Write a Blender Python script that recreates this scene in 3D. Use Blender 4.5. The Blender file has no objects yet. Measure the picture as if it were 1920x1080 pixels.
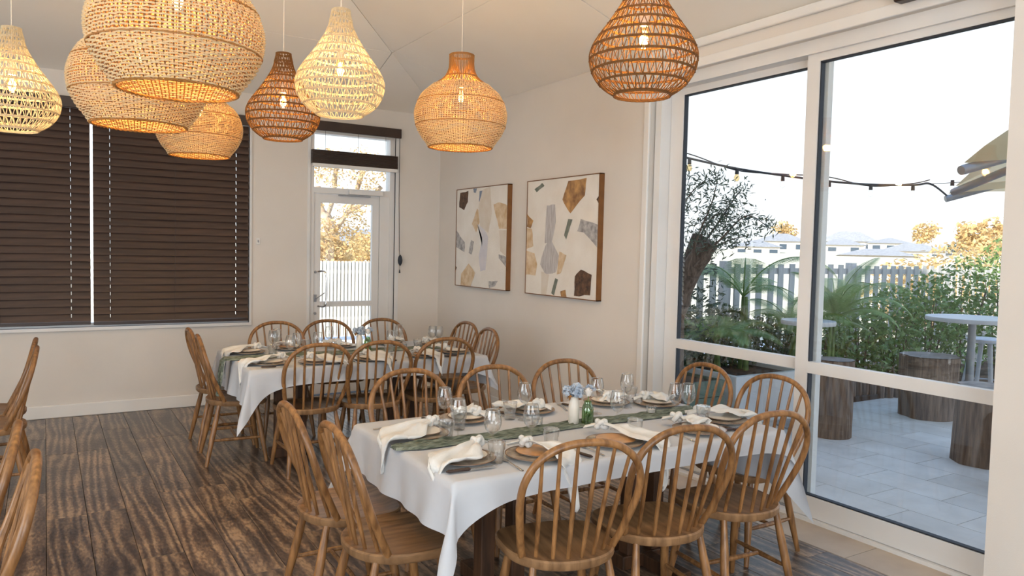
import bpy, math, random
from mathutils import Vector, Matrix, noise
R_ = math.radians
PI = math.pi
C = bpy.context.scene.collection
sc = bpy.context.scene

# ------------------------------------------------------------------ camera
AX = (Vector((0.8497, -0.5266, 0.0229)), Vector((0.0083, 0.0568, 0.9984)), Vector((0.5262, 0.8488, -0.0516)))
CAM = Vector((0, 0, 1.58)); F = 1413.94
def ortho():
    f = Vector((math.sin(.555) * math.cos(.05159), math.cos(.555) * math.cos(.05159), -math.sin(.05159)))
    r = Vector((math.cos(.555), -math.sin(.555), 0)); u = r.cross(f)
    q = .02287
    return math.cos(q) * r + math.sin(q) * u, -math.sin(q) * r + math.cos(q) * u, f
AX = ortho()
cd = bpy.data.cameras.new('camera'); cam = bpy.data.objects.new('camera', cd); C.objects.link(cam)
m = Matrix.Identity(4)
for i in range(3):
    m[i][0] = AX[0][i]; m[i][1] = AX[1][i]; m[i][2] = -AX[2][i]; m[i][3] = CAM[i]
cam.matrix_world = m
cd.lens = F / 1920 * 36; cd.sensor_width = 36; cd.clip_start = .05; cd.clip_end = 500
sc.camera = cam
def at(px, py, dep):          # a point read from the photograph at a given depth
    return CAM + (AX[2] + AX[0] * ((px - 960) / F) - AX[1] * ((py - 540) / F)) * dep

# ------------------------------------------------------------------ world, sun, area lights, exposure
w = bpy.data.worlds.new('world'); sc.world = w; w.use_nodes = True
nt = w.node_tree; nt.nodes.clear()
out = nt.nodes.new('ShaderNodeOutputWorld'); bg = nt.nodes.new('ShaderNodeBackground')
tc = nt.nodes.new('ShaderNodeTexCoord'); sp = nt.nodes.new('ShaderNodeSeparateXYZ'); rp = nt.nodes.new('ShaderNodeValToRGB')
nt.links.new(tc.outputs['Generated'], sp.inputs[0]); nt.links.new(sp.outputs['Z'], rp.inputs[0])
nt.links.new(rp.outputs[0], bg.inputs[0]); nt.links.new(bg.outputs[0], out.inputs[0])
el = rp.color_ramp.elements
el[0].position = 0; el[0].color = (.93, .965, 1, 1)
el[1].position = .8; el[1].color = (.36, .58, 1.0, 1)
e = el.new(.16); e.color = (.86, .92, .98, 1)
e = el.new(.38); e.color = (.60, .72, .90, 1)
bg.inputs[1].default_value = 1.1
SUN = bpy.data.lights.new('sun', 'SUN'); so = bpy.data.objects.new('sun', SUN); C.objects.link(so)
SUN.energy = 5.5; SUN.angle = R_(1.0); SUN.color = (1, .92, .80)
sd = Vector((.87, .42, -.47)).normalized()
so.rotation_euler = sd.to_track_quat('-Z', 'Y').to_euler()
def area(name, loc, tgt, sx, sy, p, col):
    l = bpy.data.lights.new(name, 'AREA'); l.shape = 'RECTANGLE'; l.size = sx; l.size_y = sy; l.energy = p; l.color = col
    o = bpy.data.objects.new(name, l); C.objects.link(o); o.location = loc
    o.rotation_euler = (Vector(tgt) - Vector(loc)).to_track_quat('-Z', 'Y').to_euler(); return o
area('rear_fill_light', (.4, -2.85, 1.7), (1.2, 3, 3.0), 5, 2.2, 170, (.87, .935, 1))  # added fill behind the camera, brightens room and ceiling; no window built there
area('left_fill_light', (-3.85, 2.5, 1.6), (1, 3.5, 3.0), 5.5, 2.0, 150, (.87, .935, 1))  # second added fill, in front of the solid left wall, tilted up
sc.view_settings.view_transform = 'Standard'; sc.view_settings.look = 'None'
sc.view_settings.exposure = 0.60; sc.view_settings.gamma = 1; sc.view_settings.use_curve_mapping = False

# ------------------------------------------------------------------ materials
def lin(c): return c / 12.92 if c <= .04045 else ((c + .055) / 1.055) ** 2.4
def rgb(r, g, b): return (lin(r / 255), lin(g / 255), lin(b / 255), 1)
def mat(name, col, rough=.6, var=None, scale=8, bump=0, bscale=60, spec=.5, metal=0, trans=0, emit=None, es=0, stretch=(1, 1, 1), obj_random=0, detail=4):
    mt = bpy.data.materials.new(name); mt.use_nodes = True; n = mt.node_tree; L = n.links
    b = n.nodes['Principled BSDF']; b.inputs['Base Color'].default_value = col; b.inputs['Roughness'].default_value = rough
    b.inputs['Specular IOR Level'].default_value = spec; b.inputs['Metallic'].default_value = metal
    if emit: b.inputs['Emission Color'].default_value = emit; b.inputs['Emission Strength'].default_value = es
    t = n.nodes.new('ShaderNodeTexCoord'); mp = n.nodes.new('ShaderNodeMapping'); L.new(t.outputs['Object'], mp.inputs[0]); mp.inputs['Scale'].default_value = stretch
    if var:
        tx = n.nodes.new('ShaderNodeTexNoise'); tx.inputs['Scale'].default_value = scale; tx.inputs['Detail'].default_value = detail
        L.new(mp.outputs[0], tx.inputs['Vector'])
        r = n.nodes.new('ShaderNodeValToRGB'); L.new(tx.outputs[0], r.inputs[0])
        r.color_ramp.elements[0].position = .33; r.color_ramp.elements[0].color = col
        r.color_ramp.elements[1].position = .67; r.color_ramp.elements[1].color = var
        last = r.outputs[0]
        if obj_random:
            oi = n.nodes.new('ShaderNodeObjectInfo'); h = n.nodes.new('ShaderNodeHueSaturation')
            mr = n.nodes.new('ShaderNodeMapRange'); L.new(oi.outputs['Random'], mr.inputs[0]); mr.inputs['To Min'].default_value = 1 - obj_random; mr.inputs['To Max'].default_value = 1 + obj_random
            L.new(mr.outputs[0], h.inputs['Value']); L.new(last, h.inputs['Color']); last = h.outputs[0]
        L.new(last, b.inputs['Base Color'])
    if bump:
        t2 = n.nodes.new('ShaderNodeTexNoise'); t2.inputs['Scale'].default_value = bscale; t2.inputs['Detail'].default_value = 3
        L.new(mp.outputs[0], t2.inputs['Vector'])
        bp = n.nodes.new('ShaderNodeBump'); bp.inputs['Strength'].default_value = bump; bp.inputs['Distance'].default_value = .01
        L.new(t2.outputs[0], bp.inputs['Height']); L.new(bp.outputs[0], b.inputs['Normal'])
    if trans:
        tl = n.nodes.new('ShaderNodeBsdfTranslucent'); tl.inputs[0].default_value = var or col
        mx = n.nodes.new('ShaderNodeMixShader'); mx.inputs[0].default_value = trans
        o = n.nodes['Material Output']; L.new(b.outputs[0], mx.inputs[1]); L.new(tl.outputs[0], mx.inputs[2]); L.new(mx.outputs[0], o.inputs[0])
    return mt
def glass(name, tint=(1, 1, 1, 1), edge=.35, lo=.04, rough=.02):
    mt = bpy.data.materials.new(name); mt.use_nodes = True; n = mt.node_tree; L = n.links
    n.nodes.remove(n.nodes['Principled BSDF']); o = n.nodes['Material Output']
    tr = n.nodes.new('ShaderNodeBsdfTransparent'); tr.inputs[0].default_value = tint
    gl = n.nodes.new('ShaderNodeBsdfGlossy'); gl.inputs['Roughness'].default_value = rough
    lw = n.nodes.new('ShaderNodeLayerWeight'); lw.inputs[0].default_value = edge
    mr = n.nodes.new('ShaderNodeMapRange'); L.new(lw.outputs['Facing'], mr.inputs[0])
    mr.inputs['To Min'].default_value = lo; mr.inputs['To Max'].default_value = .55
    mx = n.nodes.new('ShaderNodeMixShader'); L.new(mr.outputs[0], mx.inputs[0]); L.new(tr.outputs[0], mx.inputs[1]); L.new(gl.outputs[0], mx.inputs[2])
    L.new(mx.outputs[0], o.inputs[0]); return mt
def floor_wood(name):
    mt = bpy.data.materials.new(name); mt.use_nodes = True; n = mt.node_tree; L = n.links; b = n.nodes['Principled BSDF']
    t = n.nodes.new('ShaderNodeTexCoord'); oi = n.nodes.new('ShaderNodeObjectInfo')
    ml = n.nodes.new('ShaderNodeMath'); ml.operation = 'MULTIPLY'; ml.inputs[1].default_value = 97; L.new(oi.outputs['Random'], ml.inputs[0])
    cb = n.nodes.new('ShaderNodeCombineXYZ'); L.new(ml.outputs[0], cb.inputs[0]); L.new(ml.outputs[0], cb.inputs[1])
    va = n.nodes.new('ShaderNodeVectorMath'); L.new(t.outputs['Object'], va.inputs[0]); L.new(cb.outputs[0], va.inputs[1])
    # broad cathedral grain
    mp = n.nodes.new('ShaderNodeMapping'); mp.inputs['Scale'].default_value = (1, .13, 1); L.new(va.outputs[0], mp.inputs[0])
    nz = n.nodes.new('ShaderNodeTexNoise'); nz.inputs['Scale'].default_value = 4.5; nz.inputs['Detail'].default_value = 2; nz.inputs['Distortion'].default_value = .4; L.new(mp.outputs[0], nz.inputs['Vector'])
    m1 = n.nodes.new('ShaderNodeMath'); m1.operation = 'MULTIPLY'; m1.inputs[1].default_value = 5.0; L.new(nz.outputs[0], m1.inputs[0])
    sx = n.nodes.new('ShaderNodeSeparateXYZ'); L.new(va.outputs[0], sx.inputs[0])
    m2 = n.nodes.new('ShaderNodeMath'); m2.operation = 'MULTIPLY_ADD'; m2.inputs[1].default_value = 17; L.new(sx.outputs[0], m2.inputs[0]); L.new(m1.outputs[0], m2.inputs[2])
    m3 = n.nodes.new('ShaderNodeMath'); m3.operation = 'MULTIPLY'; m3.inputs[1].default_value = 2 * PI; L.new(m2.outputs[0], m3.inputs[0])
    sn = n.nodes.new('ShaderNodeMath'); sn.operation = 'SINE'; L.new(m3.outputs[0], sn.inputs[0])
    # fine cross fibres
    mf = n.nodes.new('ShaderNodeMapping'); mf.inputs['Scale'].default_value = (1, .35, 1); L.new(va.outputs[0], mf.inputs[0])
    nf = n.nodes.new('ShaderNodeTexNoise'); nf.inputs['Scale'].default_value = 75; nf.inputs['Detail'].default_value = 4; L.new(mf.outputs[0], nf.inputs['Vector'])
    nb = n.nodes.new('ShaderNodeTexNoise'); nb.inputs['Scale'].default_value = 3; nb.inputs['Detail'].default_value = 3; L.new(va.outputs[0], nb.inputs['Vector'])
    a = n.nodes.new('ShaderNodeMath'); a.operation = 'MULTIPLY_ADD'; a.inputs[1].default_value = .17; L.new(sn.outputs[0], a.inputs[0])
    c = n.nodes.new('ShaderNodeMath'); c.operation = 'MULTIPLY_ADD'; c.inputs[1].default_value = .9; c.inputs[2].default_value = -.2; L.new(nf.outputs[0], c.inputs[0])
    d = n.nodes.new('ShaderNodeMath'); d.operation = 'MULTIPLY_ADD'; d.inputs[1].default_value = .9; L.new(nb.outputs[0], d.inputs[0]); L.new(c.outputs[0], d.inputs[2]); L.new(d.outputs[0], a.inputs[2])
    r = n.nodes.new('ShaderNodeValToRGB'); L.new(a.outputs[0], r.inputs[0])
    E_ = r.color_ramp.elements
    E_[0].position = .3; E_[0].color = rgb(52, 42, 38); E_[1].position = 1.0; E_[1].color = rgb(168, 142, 116)
    e = E_.new(.58); e.color = rgb(84, 71, 64); e = E_.new(.78); e.color = rgb(122, 102, 86)
    h = n.nodes.new('ShaderNodeHueSaturation'); mr = n.nodes.new('ShaderNodeMapRange'); L.new(oi.outputs['Random'], mr.inputs[0]); mr.inputs['To Min'].default_value = .72; mr.inputs['To Max'].default_value = 1.12
    L.new(mr.outputs[0], h.inputs['Value']); L.new(r.outputs[0], h.inputs['Color']); L.new(h.outputs[0], b.inputs['Base Color'])
    b.inputs['Roughness'].default_value = .28; b.inputs['Specular IOR Level'].default_value = .6
    bp = n.nodes.new('ShaderNodeBump'); bp.inputs['Strength'].default_value = .35; bp.inputs['Distance'].default_value = .004; L.new(a.outputs[0], bp.inputs['Height']); L.new(bp.outputs[0], b.inputs['Normal'])
    return mt
M = {}
M['wall'] = mat('wall_paint', rgb(216, 210, 202), .85, rgb(221, 215, 207), 2, .08, 180)
M['ceil'] = mat('ceiling_paint', rgb(243, 237, 227), .85, rgb(246, 241, 232), 1.5)
M['gapgrey'] = mat('joint_shadow_grey', rgb(150, 142, 134), .9)
M['white'] = mat('white_gloss_paint', rgb(226, 224, 220), .45, rgb(231, 229, 225), 3)
M['frame'] = mat('white_powder_coat', rgb(226, 225, 223), .4, rgb(220, 219, 217), 3)
M['floor'] = floor_wood('dark_brown_floorboards')
M['subfloor'] = mat('dark_floor_gap', rgb(30, 22, 18), .8)
M['chair'] = mat('oak_stain', rgb(104, 71, 41), .34, rgb(158, 114, 70), 20, .06, 120, stretch=(2.5, 2.5, .35), obj_random=.12, detail=6)
M['seat'] = mat('oak_seat', rgb(108, 80, 54), .34, rgb(158, 122, 86), 9, .05, 90, stretch=(4, .5, 1), obj_random=.12, detail=6)
M['dark_chair'] = mat('dark_table_timber', rgb(58, 38, 24), .5, rgb(92, 62, 40), 12, .05, 80, stretch=(3, 3, .3))
M['slat'] = mat('espresso_blind_slat', rgb(58, 43, 37), .4, rgb(82, 62, 52), 5, stretch=(.4, 1, 5), obj_random=.12)
M['slat_dark'] = mat('espresso_valance', rgb(50, 37, 31), .4, rgb(62, 46, 38), 5)
M['cloth'] = mat('white_tablecloth', rgb(196, 200, 206), .9, rgb(203, 207, 213), 6, .10, 22, trans=.12)
M['napkin'] = mat('ivory_linen', rgb(222, 222, 218), .9, rgb(228, 228, 225), 30, .2, 300, trans=.10)
M['runner'] = mat('green_gauze', rgb(78, 88, 74), .95, rgb(150, 158, 142), 60, .9, 160, stretch=(.3, 3, 1), detail=6)
M['plate'] = mat('cream_stoneware', rgb(222, 214, 200), .3, rgb(228, 220, 206), 20)
M['rim'] = mat('brown_rim_glaze', rgb(96, 62, 38), .3, rgb(130, 90, 55), 30)
M['plate_grey'] = mat('smoky_brown_glaze', rgb(120, 106, 92), .12, rgb(172, 156, 136), 25)
M['plate_tan'] = mat('tan_glaze', rgb(176, 128, 78), .3, rgb(198, 152, 100), 25)
M['handle'] = mat('black_brown_handle', rgb(44, 30, 26), .4, rgb(58, 42, 36), 40)
M['steel'] = mat('steel', rgb(200, 200, 200), .22, metal=1)
M['wglass'] = glass('drinking_glass', (.985, .99, .99, 1), .35, .035)
M['lip'] = glass('glass_lip', (.9, .9, .9, 1), .5, .35)
M['pane'] = glass('window_glass', (.97, .985, .98, 1), .25, .03, .0)
M['gvase'] = glass('green_tinted_glass', (.62, .8, .52, 1), .45, .10)
M['vase'] = mat('cream_ceramic_bottle', rgb(216, 210, 198), .3, rgb(222, 216, 206), 10)
M['leaf'] = mat('leaf_green', rgb(76, 108, 58), .5, rgb(138, 164, 96), 18, trans=.2)
M['dleaf'] = mat('deep_leaf_green', rgb(44, 60, 38), .4, rgb(98, 122, 80), 9, trans=.15)
M['oleaf'] = mat('olive_grey_leaf', rgb(58, 74, 62), .5, rgb(96, 112, 92), 12, trans=.15)
M['goldleaf'] = mat('gum_leaf', rgb(176, 140, 88), .6, rgb(226, 198, 146), 6, trans=.2)
M['palm'] = mat('palm_leaflet', rgb(88, 124, 58), .35, rgb(150, 178, 108), 6, trans=.25)
M['petal'] = mat('white_petal', rgb(232, 228, 222), .8, rgb(240, 237, 232), 30, trans=.2)
M['bpetal'] = mat('pale_blue_petal', rgb(158, 178, 202), .8, rgb(216, 224, 232), 60, trans=.2)
M['bark'] = mat('grey_brown_bark', rgb(74, 60, 50), .9, rgb(128, 110, 96), 14, .8, 30, stretch=(3, 3, .4))
M['gumbark'] = mat('pale_gum_bark', rgb(196, 178, 156), .9, rgb(150, 126, 104), 6, .3, 20)
M['log'] = mat('weathered_log', rgb(92, 74, 62), .9, rgb(146, 124, 106), 10, .9, 30, stretch=(4, 4, .35))
M['logtop'] = mat('sawn_log_top', rgb(130, 122, 116), .85, rgb(158, 150, 142), 12, .3, 40)
M['tile'] = mat('grey_patio_tile', rgb(208, 200, 190), .5, rgb(226, 219, 210), 3.5, .05, 60, obj_random=.06)
M['itile'] = mat('beige_threshold_tile', rgb(176, 160, 142), .5, rgb(200, 184, 164), 3, obj_random=.05)
M['grout'] = mat('dark_grout', rgb(84, 80, 76), .9)
M['picket'] = mat('grey_weathered_picket', rgb(196, 194, 192), .9, rgb(214, 212, 210), 10, .3, 40, stretch=(4, 4, .5))
M['wfence'] = mat('white_fence_steel', rgb(232, 226, 214), .6, rgb(226, 220, 208), 3)
M['soil'] = mat('garden_soil', rgb(58, 44, 34), 1, rgb(84, 66, 52), 8, .6, 30)
M['grass'] = mat('dry_grass', rgb(214, 204, 176), 1, rgb(228, 218, 194), .4)
M['roof'] = mat('grey_roof', rgb(150, 150, 152), .7, rgb(170, 170, 172), 3)
M['render'] = mat('pale_house_render', rgb(214, 208, 200), .8, rgb(222, 216, 208), 2)
M['darkglass'] = mat('far_window_glass', rgb(70, 84, 100), .2)
M['planter'] = mat('white_planter', rgb(238, 238, 238), .7, rgb(230, 230, 230), 3)
M['gplanter'] = mat('sage_green_planter', rgb(92, 112, 98), .7, rgb(100, 120, 106), 3)
M['tabletop'] = mat('light_grey_laminate', rgb(202, 202, 204), .35, rgb(194, 194, 196), 4)
M['gmetal'] = mat('grey_metal', rgb(150, 152, 156), .4, metal=.3)
M['canvas'] = mat('cream_canvas', rgb(232, 210, 166), .9, rgb(238, 218, 180), 8, .1, 120, trans=.65)
M['cable'] = mat('black_cable', rgb(40, 46, 56), .6)
M['rattan'] = mat('natural_rattan', rgb(216, 186, 138), .6, rgb(232, 208, 166), 60, .2, 200, trans=.03)
M['drattan'] = mat('brown_rattan', rgb(158, 108, 50), .6, rgb(176, 124, 62), 60, trans=.12)
M['spoke'] = mat('dark_rattan_spoke', rgb(116, 72, 32), .6, rgb(136, 90, 44), 60, trans=.12)
M['brope'] = mat('brown_paper_rope', rgb(118, 78, 36), .8, rgb(146, 100, 50), 50, .4, 260, trans=.2)
M['crope'] = mat('cream_paper_rope', rgb(228, 210, 172), .8, rgb(238, 222, 190), 50, .4, 260, trans=.25)
M['bulb'] = mat('glowing_filament', rgb(255, 220, 140), .5, emit=(1, .62, .2, 1), es=14)
M['bulbglass'] = glass('amber_bulb_glass', (1, .86, .6, 1), .4, .06)
M['cordwhite'] = mat('cream_flex', rgb(226, 216, 200), .7)
M['artbg'] = mat('off_white_canvas', rgb(224, 218, 208), .8, rgb(232, 228, 220), 5, .2, 60)
M['artframe'] = mat('walnut_frame', rgb(112, 72, 34), .45, rgb(128, 84, 42), 12)
M['arthair'] = mat('walnut_frame_edge', rgb(74, 48, 28), .5)
def paint(name, a, b, s=14, st=(1, 1, 1)): return mat(name, rgb(*a), .85, rgb(*b), s, .2, 60, stretch=st, detail=8)
PAINT = dict(tan=paint('tan_wash', (196, 164, 124), (222, 204, 176)), pale=paint('pale_beige_wash', (210, 198, 180), (218, 210, 198), 8),
             grey=paint('grey_wash', (172, 168, 166), (198, 196, 196), 16, (1, 4, .6)), dark=paint('charcoal_brown', (66, 50, 44), (112, 84, 62), 30),
             green=paint('grey_green', (100, 108, 98), (130, 134, 122), 20), blue=paint('slate_blue', (110, 124, 146), (140, 150, 166), 20),
             bronze=paint('bronze_leaf', (128, 94, 66), (200, 156, 100), 12), slate=paint('slate_grey', (138, 136, 136), (190, 188, 186), 24),
             lilac=paint('pale_lilac_wash', (202, 200, 206), (212, 210, 214), 8))

# ------------------------------------------------------------------ mesh builder
class MB:
    def __init__(s): s.v = []; s.f = []
    def box(s, x0, y0, z0, x1, y1, z1, mtx=None, bev=0):
        n = len(s.v)
        P = [(x, y, z) for z in (z0, z1) for y in (y0, y1) for x in (x0, x1)]
        if mtx: P = [tuple(mtx @ Vector(p)) for p in P]
        s.v += P
        for q in ((0, 2, 3, 1), (4, 5, 7, 6), (0, 1, 5, 4), (2, 6, 7, 3), (0, 4, 6, 2), (1, 3, 7, 5)): s.f.append([n + i for i in q])
        return s
    def quad(s, *P):
        n = len(s.v); s.v += [tuple(p) for p in P]; s.f.append(list(range(n, n + len(P)))); return s
    def tube(s, pts, r, n=8, closed=False, cap=True, flat=1.0):
        pts = [Vector(p) for p in pts]; k = len(pts); st = len(s.v)
        rr = r if isinstance(r, (list, tuple)) else [r] * k
        prev = None
        for i, p in enumerate(pts):
            if closed: t = pts[(i + 1) % k] - pts[i - 1]
            else: t = pts[min(i + 1, k - 1)] - pts[max(i - 1, 0)]
            t.normalize()
            if prev is None:
                a = Vector((0, 0, 1)) if abs(t.z) < .9 else Vector((1, 0, 0))
            else: a = prev
            u = (a - t * a.dot(t)).normalized(); prev = u; v = t.cross(u)
            for j in range(n):
                q = 2 * PI * j / n
                s.v.append(tuple(p + (u * math.cos(q) * flat + v * math.sin(q)) * rr[i]))
        for i in range(k if closed else k - 1):
            for j in range(n):
                a = st + i * n + j; b = st + i * n + (j + 1) % n; i2 = (i + 1) % k
                s.f.append([a, b, st + i2 * n + (j + 1) % n, st + i2 * n + j])
        if cap and not closed:
            s.f.append([st + j for j in range(n)][::-1]); s.f.append([st + (k - 1) * n + j for j in range(n)])
        return s
    def lathe(s, prof, n=24, c=(0, 0, 0), sq=1):
        st = len(s.v)
        for r, z in prof:
            for j in range(n):
                q = 2 * PI * j / n; s.v.append((c[0] + r * math.cos(q), c[1] + r * math.sin(q), c[2] + z))
        for i in range(len(prof) - 1):
            for j in range(n):
                s.f.append([st + i * n + j, st + i * n + (j + 1) % n, st + (i + 1) * n + (j + 1) % n, st + (i + 1) * n + j])
        if prof[0][0] > 1e-4: s.f.append([st + j for j in range(n)][::-1])
        if prof[-1][0] > 1e-4 and sq: s.f.append([st + (len(prof) - 1) * n + j for j in range(n)])
        return s
    def grid(s, fn, nu, nv):
        st = len(s.v)
        for i in range(nu + 1):
            for j in range(nv + 1): s.v.append(tuple(fn(i / nu, j / nv)))
        for i in range(nu):
            for j in range(nv):
                a = st + i * (nv + 1) + j; s.f.append([a, a + nv + 1, a + nv + 2, a + 1])
        return s
    def prism(s, poly, z0, z1, axis='z'):
        n = len(poly); st = len(s.v)
        for z in (z0, z1):
            for p in poly: s.v.append((p[0], p[1], z) if axis == 'z' else ((z, p[0], p[1]) if axis == 'x' else (p[0], z, p[1])))
        s.f.append([st + i for i in range(n)][::-1]); s.f.append([st + n + i for i in range(n)])
        for i in range(n): s.f.append([st + i, st + (i + 1) % n, st + n + (i + 1) % n, st + n + i])
        return s
    def mesh(s, name, mt, smooth=False):
        me = bpy.data.meshes.new(name); me.from_pydata(s.v, [], s.f); me.update()
        if mt: me.materials.append(mt)
        if smooth:
            me.polygons.foreach_set('use_smooth', [True] * len(me.polygons))
            try: me.set_sharp_from_angle(angle=R_(42))
            except Exception: pass
        return me
    def obj(s, name, mt, parent=None, loc=None, rotz=0, smooth=False, kind=None):
        o = bpy.data.objects.new(name, s.mesh(name, mt, smooth)); C.objects.link(o)
        if parent: o.parent = parent
        if loc: o.location = loc
        if rotz: o.rotation_euler = (0, 0, rotz)
        if kind: o['kind'] = kind
        return o
def bevel(o, w=.004, seg=2):
    md = o.modifiers.new('bevel', 'BEVEL'); md.width = w; md.segments = seg; md.limit_method = 'ANGLE'; return o
def tag(o, label, cat, group=None):
    o['label'] = label; o['category'] = cat
    if group: o['group'] = group
    return o
def thing(name, label, cat, loc=(0, 0, 0), rotz=0, group=None):
    o = bpy.data.objects.new(name, None); o.empty_display_size = .1; C.objects.link(o); o.location = loc; o.rotation_euler = (0, 0, rotz)
    return tag(o, label, cat, group)
def kids(o): return [c for c in C.objects if c.parent == o]
KC = {}
def children_of(o):
    return list(o.children)
def dup(root, loc, rotz, label, group=None):
    def cp(o, par):
        c = o.copy(); C.objects.link(c); c.parent = par
        for ch in children_of(o): cp(ch, c)
        return c
    r = cp(root, None); r.location = loc; r.rotation_euler = (0, 0, rotz); r['label'] = label
    if group: r['group'] = group
    return r
def struct(name, mb, mt, parent=None, smooth=False):
    o = mb.obj(name, mt, parent, smooth=smooth)
    o['kind'] = 'structure'; return o
def catmull(P, n=6, closed=False):
    P = [Vector(p) for p in P]; out = []; k = len(P)
    for i in range(k if closed else k - 1):
        a, b, c, d = (P[(i - 1) % k], P[i], P[(i + 1) % k], P[(i + 2) % k]) if closed else (P[max(i - 1, 0)], P[i], P[i + 1], P[min(i + 2, k - 1)])
        for j in range(n):
            t = j / n
            out.append(.5 * ((2 * b) + (c - a) * t + (2 * a - 5 * b + 4 * c - d) * t * t + (3 * b - a - 3 * c + d) * t ** 3))
    if not closed: out.append(P[-1])
    return out

# ------------------------------------------------------------------ room shell
XR = 3.793; YB = 7.71; XL = -4.0; YF = -3.0; ZW = 3.04; K = .335
fl = struct('floor', MB().box(XL - .2, YF - .2, -.2, 3.555, YB + .2, -.012), M['subfloor'])
rnd = random.Random(3)
PW = .2; PL = 1.48
nplank = 0; rest = MB()
base_y = {0: 6.376, 1: 4.91, 2: 5.55}
pm = {}
for k in range(-20, 18):
    x0 = k * PW - .005; x1 = min(x0 + PW, 3.553)
    if x1 - x0 < .03: continue
    off = base_y.get(k, rnd.choice([.0, .37, .74, 1.11]) + rnd.uniform(-.06, .06) + 4)
    y = off
    while y > YF: y -= PL
    while y < YB:
        a = max(y, YF); b = min(y + PL, YB)
        y += PL
        if b - a < .03: continue
        if x0 > -1.5 and b > .4:
            key = (round(x1 - x0, 3), round(b - a, 3))
            if key not in pm:
                w_ = key[0]; l_ = key[1]; g = .0012; e = .0015
                mb = MB(); mb.v = [(g, g, -.012), (w_ - g, g, -.012), (w_ - g, l_ - g, -.012), (g, l_ - g, -.012), (g, g, -e), (w_ - g, g, -e), (w_ - g, l_ - g, -e), (g, l_ - g, -e),
                                   (g + e, g + e, 0), (w_ - g - e, g + e, 0), (w_ - g - e, l_ - g - e, 0), (g + e, l_ - g - e, 0)]
                mb.f = [[8, 9, 10, 11]] + [[i, (i + 1) % 4, 4 + (i + 1) % 4, 4 + i] for i in range(4)] + [[4 + i, 4 + (i + 1) % 4, 8 + (i + 1) % 4, 8 + i] for i in range(4)]
                pm[key] = mb.mesh('plank', M['floor'])
            o = bpy.data.objects.new('plank', pm[key]); C.objects.link(o); o.parent = fl; o.location = (x0, a, 0); nplank += 1
        else: rest.box(x0 + .001, a + .001, -.0115, x1 - .001, b - .001, 0)
o = rest.obj('plank_field', M['floor'], fl); o['kind'] = 'stuff'
# threshold tiles inside
th = struct('floor_threshold', MB().box(3.555, YF, -.2, 3.9, YB, -.008), M['grout'])
yy = 2.36 - .6 * 9
while yy < 7.7:
    a = max(yy, YF); b = min(yy + .6, YB); yy += .6
    if b - a > .05: MB().box(3.557, a + .002, -.0075, 3.86, b - .002, .001).obj('tile', M['itile'], th)

# back wall with window and door openings
WX0, WX1, WZ0, WZ1 = -2.2, 1.715, .797, 2.76
DX0, DX1, DZ1 = 2.32, 3.255, 2.78
wb = MB(); T = .22
wb.box(XL - T, YB, -.2, WX0, YB + T, 3.2); wb.box(WX0, YB, -.2, WX1, YB + T, WZ0); wb.box(WX0, YB, WZ1, WX1, YB + T, 3.2)
wb.box(WX1, YB, -.2, DX0, YB + T, 3.2); wb.box(DX0, YB, DZ1, DX1, YB + T, 3.2); wb.box(DX1, YB, -.2, XR + .3, YB + T, 3.2)
struct('wall_back', wb, M['wall'])
wr = MB()
wr.box(XR, 4.25, -.2, XR + .25, YB, 3.2)
wr.box(XR, 1.6, 2.845, XR + .25, 4.25, 3.2)
struct('wall_right', wr, M['wall'])
struct('wall_right_pillar', MB().box(3.62, YF, -.0, XR + .3, 1.712, 3.15), M['wall'])
struct('wall_left', MB().box(XL - T, YF, -.2, XL, YB, 3.2), M['wall'])
struct('wall_front', MB().box(XL - T, YF - T, -.2, XR + .5, YF, 3.2), M['wall'])
# baseboards
for nm, bx in (('baseboard_back', (XL, YB - .018, 0, DX0 - .06, YB, .115)), ('baseboard_back_right', (DX1 + .05, YB - .018, 0, XR, YB, .115)), ('baseboard_right', (XR - .018, 4.30, 0, XR, YB - .018, .115))):
    o = struct(nm, MB().box(*bx), M['white']); bevel(o, .008, 2)
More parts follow.
